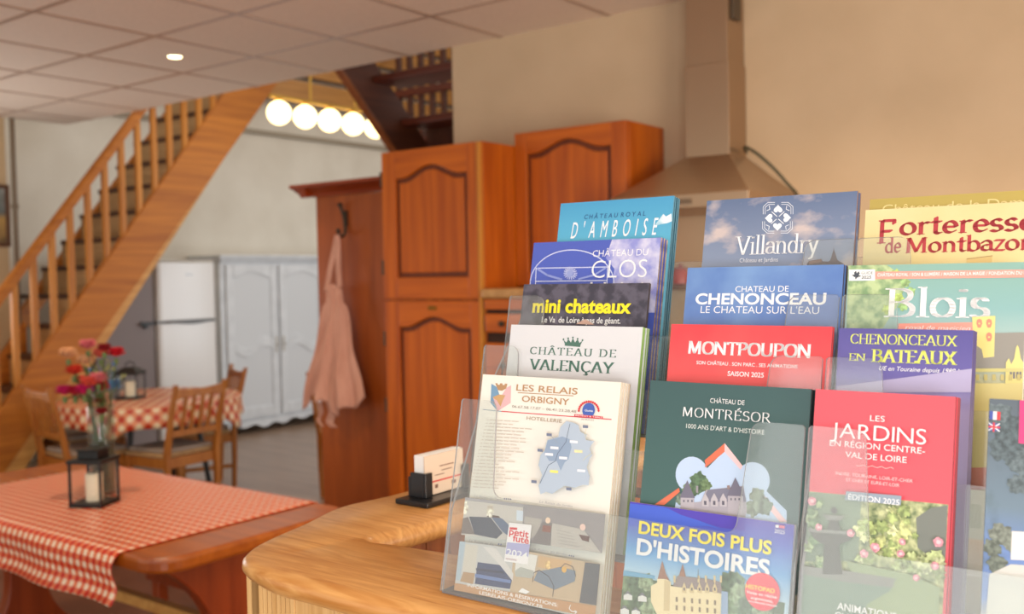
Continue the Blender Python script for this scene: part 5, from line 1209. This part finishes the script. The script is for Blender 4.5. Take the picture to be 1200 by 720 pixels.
# -- slate-blue cloudy leaflet
c = cv1(815, 220, .166667)
b = Brochure('slate-blue cloudy leaflet with a white four-heart emblem, highest in the middle', (828.6, 234.5), (1005, 225), .882, B4, grad_mat('cloud_leaflet', [(0, (150, 160, 182)), (.70, (138, 152, 178)), (1, (94, 112, 146))], .226, .36, noise=.75, nscale=26, ncol=(214, 196, 188), nlo=.52, nhi=.70, stretch=(1, 1, 1.7)), 'slate-blue cloudy leaflets', .0024, mat('brown_edges', (116, 92, 92), .6), sheets=2, gap=.0008, backlabel='slate-blue leaflet stacked behind the one with the four-heart emblem', seed=10)
EM = (232, 238, 246)
def heart(b, cx, cy, r, ang, col):
    pts = []
    for k in range(28):
        t = 2 * PI * k / 28; hx = 16 * math.sin(t) ** 3 / 16; hy = (13 * math.cos(t) - 5 * math.cos(2*t) - 2 * math.cos(3*t) - math.cos(4*t)) / 16
        pts.append(c(cx + r * (hx * math.cos(ang) - hy * math.sin(ang)), cy - r * (hx * math.sin(ang) + hy * math.cos(ang))))
    b.poly(pts, col, 'emblem')
for cx, cy, an in ((581, 152, PI), (519, 216, -PI/2), (642, 212, PI/2), (577, 274, 0)): heart(b, cx, cy, 31, an, EM)
for sx in (-1, 1):
    for sy in (-1, 1):
        q = lambda a, d: c(580 + sx * a - sy * 2, 213 + sy * d)
        for o_ in (0, 14): b.line([q(105 - o_, 26), q(105 - o_, 78 - o_ * .4), q(72 - o_ * .4, 108 - o_), q(24, 108 - o_)], .55, EM, 'emblem')
        b.line([q(80, 50), q(58, 60), q(62, 84)], .7, EM, 'emblem').line([q(8, 10), q(44, 42)], .8, EM, 'emblem')
b.serif('Villandry', c(275, 476), c(872, 466), 21.5, W, wx=.11, wy=.035).text('Château et Jardins', c(312, 528), c(582, 521), 4.8, (226, 230, 238), .0)
DK = (84, 74, 82)
b.poly([c(782, 600), c(788, 535), c(800, 518), c(888, 502), c(896, 520), c(940, 522), c(952, 508), c(975, 432), c(1000, 512), c(1045, 538), c(1045, 600)], DK).poly([c(800, 520), c(888, 504), c(888, 525), c(800, 545)], (124, 98, 92)).line([c(974, 440), c(975, 420)], .4, DK)
b.done()

# -- right rack
c = cv1(920, 440, .3889)
M_GDN = noise_mat('garden_print', (92, 112, 76), (200, 206, 156), (150, 150, 150), .38, 8, .36, .64)
b = Brochure('coral leaflet with a garden fountain photograph, front of the right rack', (956, 456), (1120, 465.5), .755, B1, mat('coral_cover', (218, 84, 98), .36), 'coral garden leaflets', .0028, mat('maroon_edges', (132, 62, 72), .6), sheets=2, gap=.0008, backlabel='coral garden leaflet stacked behind the fountain one', seed=12)
b.poly([c(70, 350), c(492, 390), c(470, 800), c(40, 800)], None, mt=M_GDN)
b.poly([c(72, 352), c(230, 366), c(220, 560), c(50, 560)], (128, 146, 124)).poly([c(395, 430), c(440, 400), c(490, 392), c(482, 580), c(400, 520)], (118, 124, 118))
rn = random.Random(9)
for k in range(46):
    x, y = rn.uniform(225, 395), rn.uniform(405, 545)
    if (x - 310) ** 2 / 90 ** 2 + (y - 470) ** 2 / 75 ** 2 < 1: b.blob(c(x, y), rn.uniform(4, 9), ((196, 204, 140), (168, 184, 120), (210, 216, 164), (146, 164, 104))[k % 4], k + 60, n=18, amp=.5)
for k in range(34): b.blob(c(rn.uniform(225, 475), rn.uniform(545, 600)), rn.uniform(4, 8), ((176, 190, 136), (150, 166, 116), (196, 204, 160))[k % 3], k + 200, n=18, amp=.5)
for k in range(16): b.blob(c(rn.uniform(66, 115), rn.uniform(380, 575)), rn.uniform(3, 7), ((116, 140, 104), (150, 168, 128))[k % 2], k + 240, n=18, amp=.5)
b.poly([c(190, 560), c(380, 600), c(470, 640), c(460, 800), c(300, 800), c(250, 700)], (150, 166, 130))
FN, FN2 = (96, 98, 92), (140, 142, 138)
b.poly([c(60, 590), c(340, 612), c(320, 650), c(250, 690), c(240, 800), c(40, 800)], (126, 146, 132)).poly([c(58, 575), c(180, 588), c(335, 612), c(330, 640), c(180, 622), c(58, 600)], FN2)
b.poly([c(118, 600), c(122, 510), c(112, 500), c(172, 500), c(168, 520), c(178, 600)], FN).poly([c(78, 468), c(215, 478), c(200, 498), c(160, 512), c(110, 506), c(90, 490)], FN).poly([c(76, 462), c(216, 472), c(216, 482), c(76, 472)], FN2).poly([c(132, 466), c(138, 440), c(130, 428), c(172, 430), c(166, 444), c(172, 470)], FN).poly([c(118, 420), c(184, 424), c(172, 438), c(130, 436)], FN2).disc(c(152, 408), 4, FN)
for x, y, r in ((86, 380, 5), (106, 458, 4), (203, 476, 4.5), (276, 519, 5.5), (243, 538, 5), (353, 538, 4.5), (466, 503, 6), (358, 502, 4), (456, 574, 5), (400, 610, 4), (610, 720, 6)): b.blob(c(x, y), r, (222, 150, 166), int(x), amp=.12).disc(c(x, y), r * .45, (236, 196, 204), n=12)
b.text('LES', c(261, 139), c(305, 144), 6.6, W, .0).text('JARDINS', c(145, 187), c(429, 207), 17.0, W, -.004, .10).text('EN RÉGION CENTRE-', c(140, 213), c(426, 236), 6.8, W, .004).text('VAL DE LOIRE', c(187, 248), c(371, 264), 6.8, W, .004)
b.line([c(*p) for p in [(220 + 7 * k, 272 + 2.5 * math.sin(k * 1.6) + k * .6) for k in range(17)]], .7, (240, 190, 190), 'title_lettering').text('INDRE, TOURAINE, LOIR-ET-CHER', c(158, 300), c(390, 317), 3.6, (248, 200, 204), .006).text('ET CHER ET EURE-ET-LOIR', c(190, 320), c(350, 332), 3.6, (248, 200, 204), .006)
b.poly([c(190, 350), c(356, 364), c(354, 392), c(186, 376)], (142, 158, 176), 'edition_tag').text('ÉDITION 2025', c(196, 374), c(350, 386), 6.2, W, .004).text('ANIMATIONS', c(163, 704), c(342, 722), 8.2, W, .010).text('CULTURELLES', c(155, 732), c(350, 750), 8.2, W, .010)
b.done()
c = cv1(970, 210, .3474)
b = Brochure('narrow purple leaflet with yellow-green serif lettering, second tier of the right rack', (983.5, 384), (1141, 388), .800, B2, grad_mat('purple_leaflet', [(0, (190, 186, 214)), (.7, (164, 156, 202)), (.82, (102, 94, 166)), (1, (84, 78, 150))], .21, .36), 'purple leaflets', .0022, mat('purple_edges', (92, 78, 96), .6), sheets=2, gap=.0008, backlabel='purple leaflet stacked behind the one with yellow-green lettering', seed=13)
YG = (222, 232, 110)
b.serif('CHENONCEAUX', c(76, 555), c(437, 566), 11.5, YG, wx=.11, wy=.045, track=.01).serif('EN', c(70, 612), c(128, 614), 8.4, YG, wx=.12, wy=.05).serif('BATEAUX', c(146, 617), c(437, 627), 15.0, YG, wx=.17, wy=.05)
b.text('UE en Touraine depuis 1988 !', c(172, 645), c(440, 660), 5.0, W, .004, 0, .25)
b.poly([c(32, 700), c(490, 640), c(490, 720), c(30, 720)], (176, 170, 208))
b.done()
# -- tall teal and green town guide
b = Brochure('teal town guide with a big white serif title and yellow castle drawing', (994.3, 310.5), (1204, 308), .838, B3, grad_mat('teal_guide', [(0, (212, 202, 154)), (.55, (198, 198, 160)), (.62, (186, 204, 198)), (.82, (134, 178, 180)), (1, (134, 176, 166))], .213, .36), 'teal town guides', .0024, sheets=1, gap=.0010, backlabel='teal town guide tucked behind the one with the castle drawing', seed=14)
M_LVS = noise_mat('leafy_print', (124, 158, 116), (184, 204, 154), (110, 110, 110), .4, 4, .4, .6)
b.poly([c(68, 292), c(200, 290), c(270, 340), c(240, 420), c(150, 560), c(60, 620)], None, mt=M_LVS)
for k, (x, y) in enumerate(((230, 320), (262, 350), (240, 400), (280, 380), (200, 440), (255, 430))): b.blob(c(x, y), 5.5, ((172, 196, 110), (150, 184, 124))[k % 2], k + 90, amp=.3)
CO = (238, 158, 146)
b.poly([c(160, 313), c(668, 306), c(668, 332), c(160, 338)], CO, 'banner').text('CHÂTEAU ROYAL / SON & LUMIÈRE / MAISON DE LA MAGIE / FONDATION DU DOUTE', c(168, 329), c(712, 322), 3.6, W, .012, part='banner')
b.poly([c(72, 306), c(160, 305), c(160, 343), c(72, 344)], (240, 242, 242), 'tag').text('GUIDE', c(114, 322), c(153, 322), 3.2, (110, 120, 130), .01, part='tag').text('2025', c(114, 337), c(147, 337), 3.4, (70, 80, 90), .02, part='tag').blob(c(98, 324), 4, (70, 78, 90), 5, 'tag', amp=.5)
b.serif('Blois', c(190, 466), c(548, 464), 33.5, W, wx=.13, wy=.045)
b.poly([c(240, 488), c(492, 484), c(492, 520), c(236, 522)], CO, 'banner').text('royal de magicien', c(262, 507), c(480, 504), 4.6, W, -.002, 0, .3, part='banner')
RG, YL = (148, 146, 140), (226, 216, 140)
b.poly([c(498, 640), c(502, 540), c(560, 520), c(680, 518), c(680, 640)], RG).poly([c(488, 466), c(566, 462), c(562, 600), c(526, 604), c(520, 575), c(500, 560), c(490, 520)], YL)
for x, y in ((512, 488), (545, 488), (545, 534)): b.poly([c(x - 8, y - 12), c(x, y - 16), c(x + 8, y - 12), c(x + 10, y), c(x + 5, y + 14), c(x - 5, y + 14), c(x - 10, y)], (220, 140, 120)); b.disc(c(x, y), 1.2, YL, n=8)
b.poly([c(600, 690), c(602, 620), c(612, 605), c(620, 625), c(630, 605), c(636, 570), c(641, 560), c(646, 572), c(652, 606), c(664, 620), c(680, 640), c(680, 690)], YL)
for x in (624, 646): b.poly([c(x - 9, 674), c(x - 9, 648), c(x + 9, 648), c(x + 9, 674)], (120, 120, 126)).line([c(x, 648), c(x, 674)], .8, YL)
b.poly([c(490, 690), c(600, 690), c(680, 690), c(680, 1050), c(440, 1050)], (218, 208, 142)).poly([c(490, 640), c(680, 640), c(680, 652), c(490, 652)], (206, 200, 134))
for k in range(6): b.poly([c(500 + 28 * k, 660), c(512 + 28 * k, 660), c(512 + 28 * k, 680), c(500 + 28 * k, 680)], (196, 186, 122))
b.poly([c(430, 975), c(680, 975), c(680, 1050), c(425, 1050)], (206, 120, 104))
b.done()
# -- cream fortress leaflet
b = Brochure('cream-yellow leaflet with red gothic lettering, top tier of the right rack', (1014.5, 246.8), (1212, 235.3), .882, B4, grad_mat('cream_yellow_leaflet', [(0, (200, 186, 138)), (.8, (216, 202, 148)), (1, (220, 208, 160))], .212, .36, noise=.5, nscale=12, ncol=(206, 186, 124), nlo=.45, nhi=.7), 'cream-yellow leaflets', .0022, sheets=1, gap=.0008, backlabel='cream-yellow leaflet tucked behind the one with gothic lettering', seed=15)
RD = (172, 52, 62)
kw = dict(wx=.15, wy=.05, ang=.62, serif=.8)
b.serif('F', c(166, 218), c(228, 216), 27, RD, **kw).serif('orteresse', c(240, 190), c(706, 176), 21, RD, **kw).serif('de', c(192, 250), c(248, 248), 17, RD, **kw).serif('Montbazon', c(262, 250), c(702, 236), 17.5, RD, **kw)
b.poly([c(466, 300), c(470, 268), c(556, 258), c(552, 300)], (206, 182, 122)).line([c(470, 270), c(556, 259)], .9, (160, 130, 86))
b.done()
# -- olive leaflet at the very back
b = Brochure('olive-gold leaflet with faint pale lettering, rearmost of the right rack', (1019.5, 234), (1225, 221.5), .8905, B4, grad_mat('olive_leaflet', [(0, (170, 154, 86)), (1, (174, 156, 82))], .22, .38), 'olive leaflets', .0020, seed=16)
b.text('Château de la Dame', (1034, 250), (1210, 240), 9.5, (220, 206, 146), -.004)
b.done()
# -- bluish photo leaflet with flags at the frame's edge
c = cv1(920, 440, .3889)
b = Brochure('bluish photo leaflet with two small flags and a pink corner', (1160, 466), (1330, 478), .752, B1, grad_mat('tree_sky_leaflet', [(0, (150, 160, 140)), (.30, (206, 208, 206)), (.36, (120, 150, 206)), (.5, (112, 142, 200)), (.66, (110, 132, 150)), (1, (92, 104, 116))], .21, .38, noise=.6, nscale=34, ncol=(80, 98, 98), nlo=.5, nhi=.66), 'bluish photo leaflets', .0022, sheets=1, gap=.001, backlabel='bluish photo leaflet tucked behind the one with flags', seed=17)
for k, (x, y, r) in enumerate(((640, 130, 20), (690, 180, 24), (720, 260, 20), (660, 220, 18), (700, 330, 12))): b.blob(c(x, y), r, ((96, 110, 116), (84, 98, 104))[k % 2], k + 120)
for k, (x, y, r) in enumerate(((650, 480, 14), (625, 520, 11), (690, 510, 12), (640, 570, 12))): b.blob(c(x, y), r, ((122, 130, 120), (108, 118, 108))[k % 2], k + 140)
b.poly([c(684, 470), c(760, 474), c(760, 560), c(680, 556)], (222, 222, 222)).poly([c(616, 600), c(680, 570), c(760, 575), c(760, 800), c(600, 800)], (206, 208, 204))
b.poly([c(708, 66), c(860, 76), c(860, 220), c(704, 205)], (226, 64, 128), 'pink_block')
for k, cc in enumerate(((70, 90, 170), (244, 244, 244), (214, 66, 74))): b.poly([c(617 + 11 * k, 108 + k), c(628 + 11 * k, 109 + k), c(627 + 11 * k, 134 + k), c(616 + 11 * k, 133 + k)], cc, 'flag_icon')
b.poly([c(614, 143), c(648, 146), c(646, 170), c(612, 167)], (84, 96, 160), 'flag_icon').line([c(614, 144), c(646, 169)], 1.6, W, 'flag_icon').line([c(647, 147), c(613, 166)], 1.6, W, 'flag_icon').line([c(630, 144), c(629, 169)], 2.2, (214, 66, 74), 'flag_icon').line([c(613, 155), c(647, 158)], 2.2, (214, 66, 74), 'flag_icon')
b.done()
# -- short pale flyer between the purple and bluish leaflets
b = Brochure('short pale beige flyer low in the right rack, behind the flagged leaflet', (1127, 574), (1250, 585), .785, B2, grad_mat('beige_flyer', [(0, (196, 188, 160)), (.3, (200, 188, 158)), (.32, (222, 214, 196)), (.62, (226, 204, 170)), (.64, (216, 220, 200)), (1, (206, 212, 192))], .085, .5), 'pale flyers', .002, seed=18)
b.poly([(1128, 590), (1150, 592), (1150, 620), (1126, 618)], (190, 200, 176))
b.done()
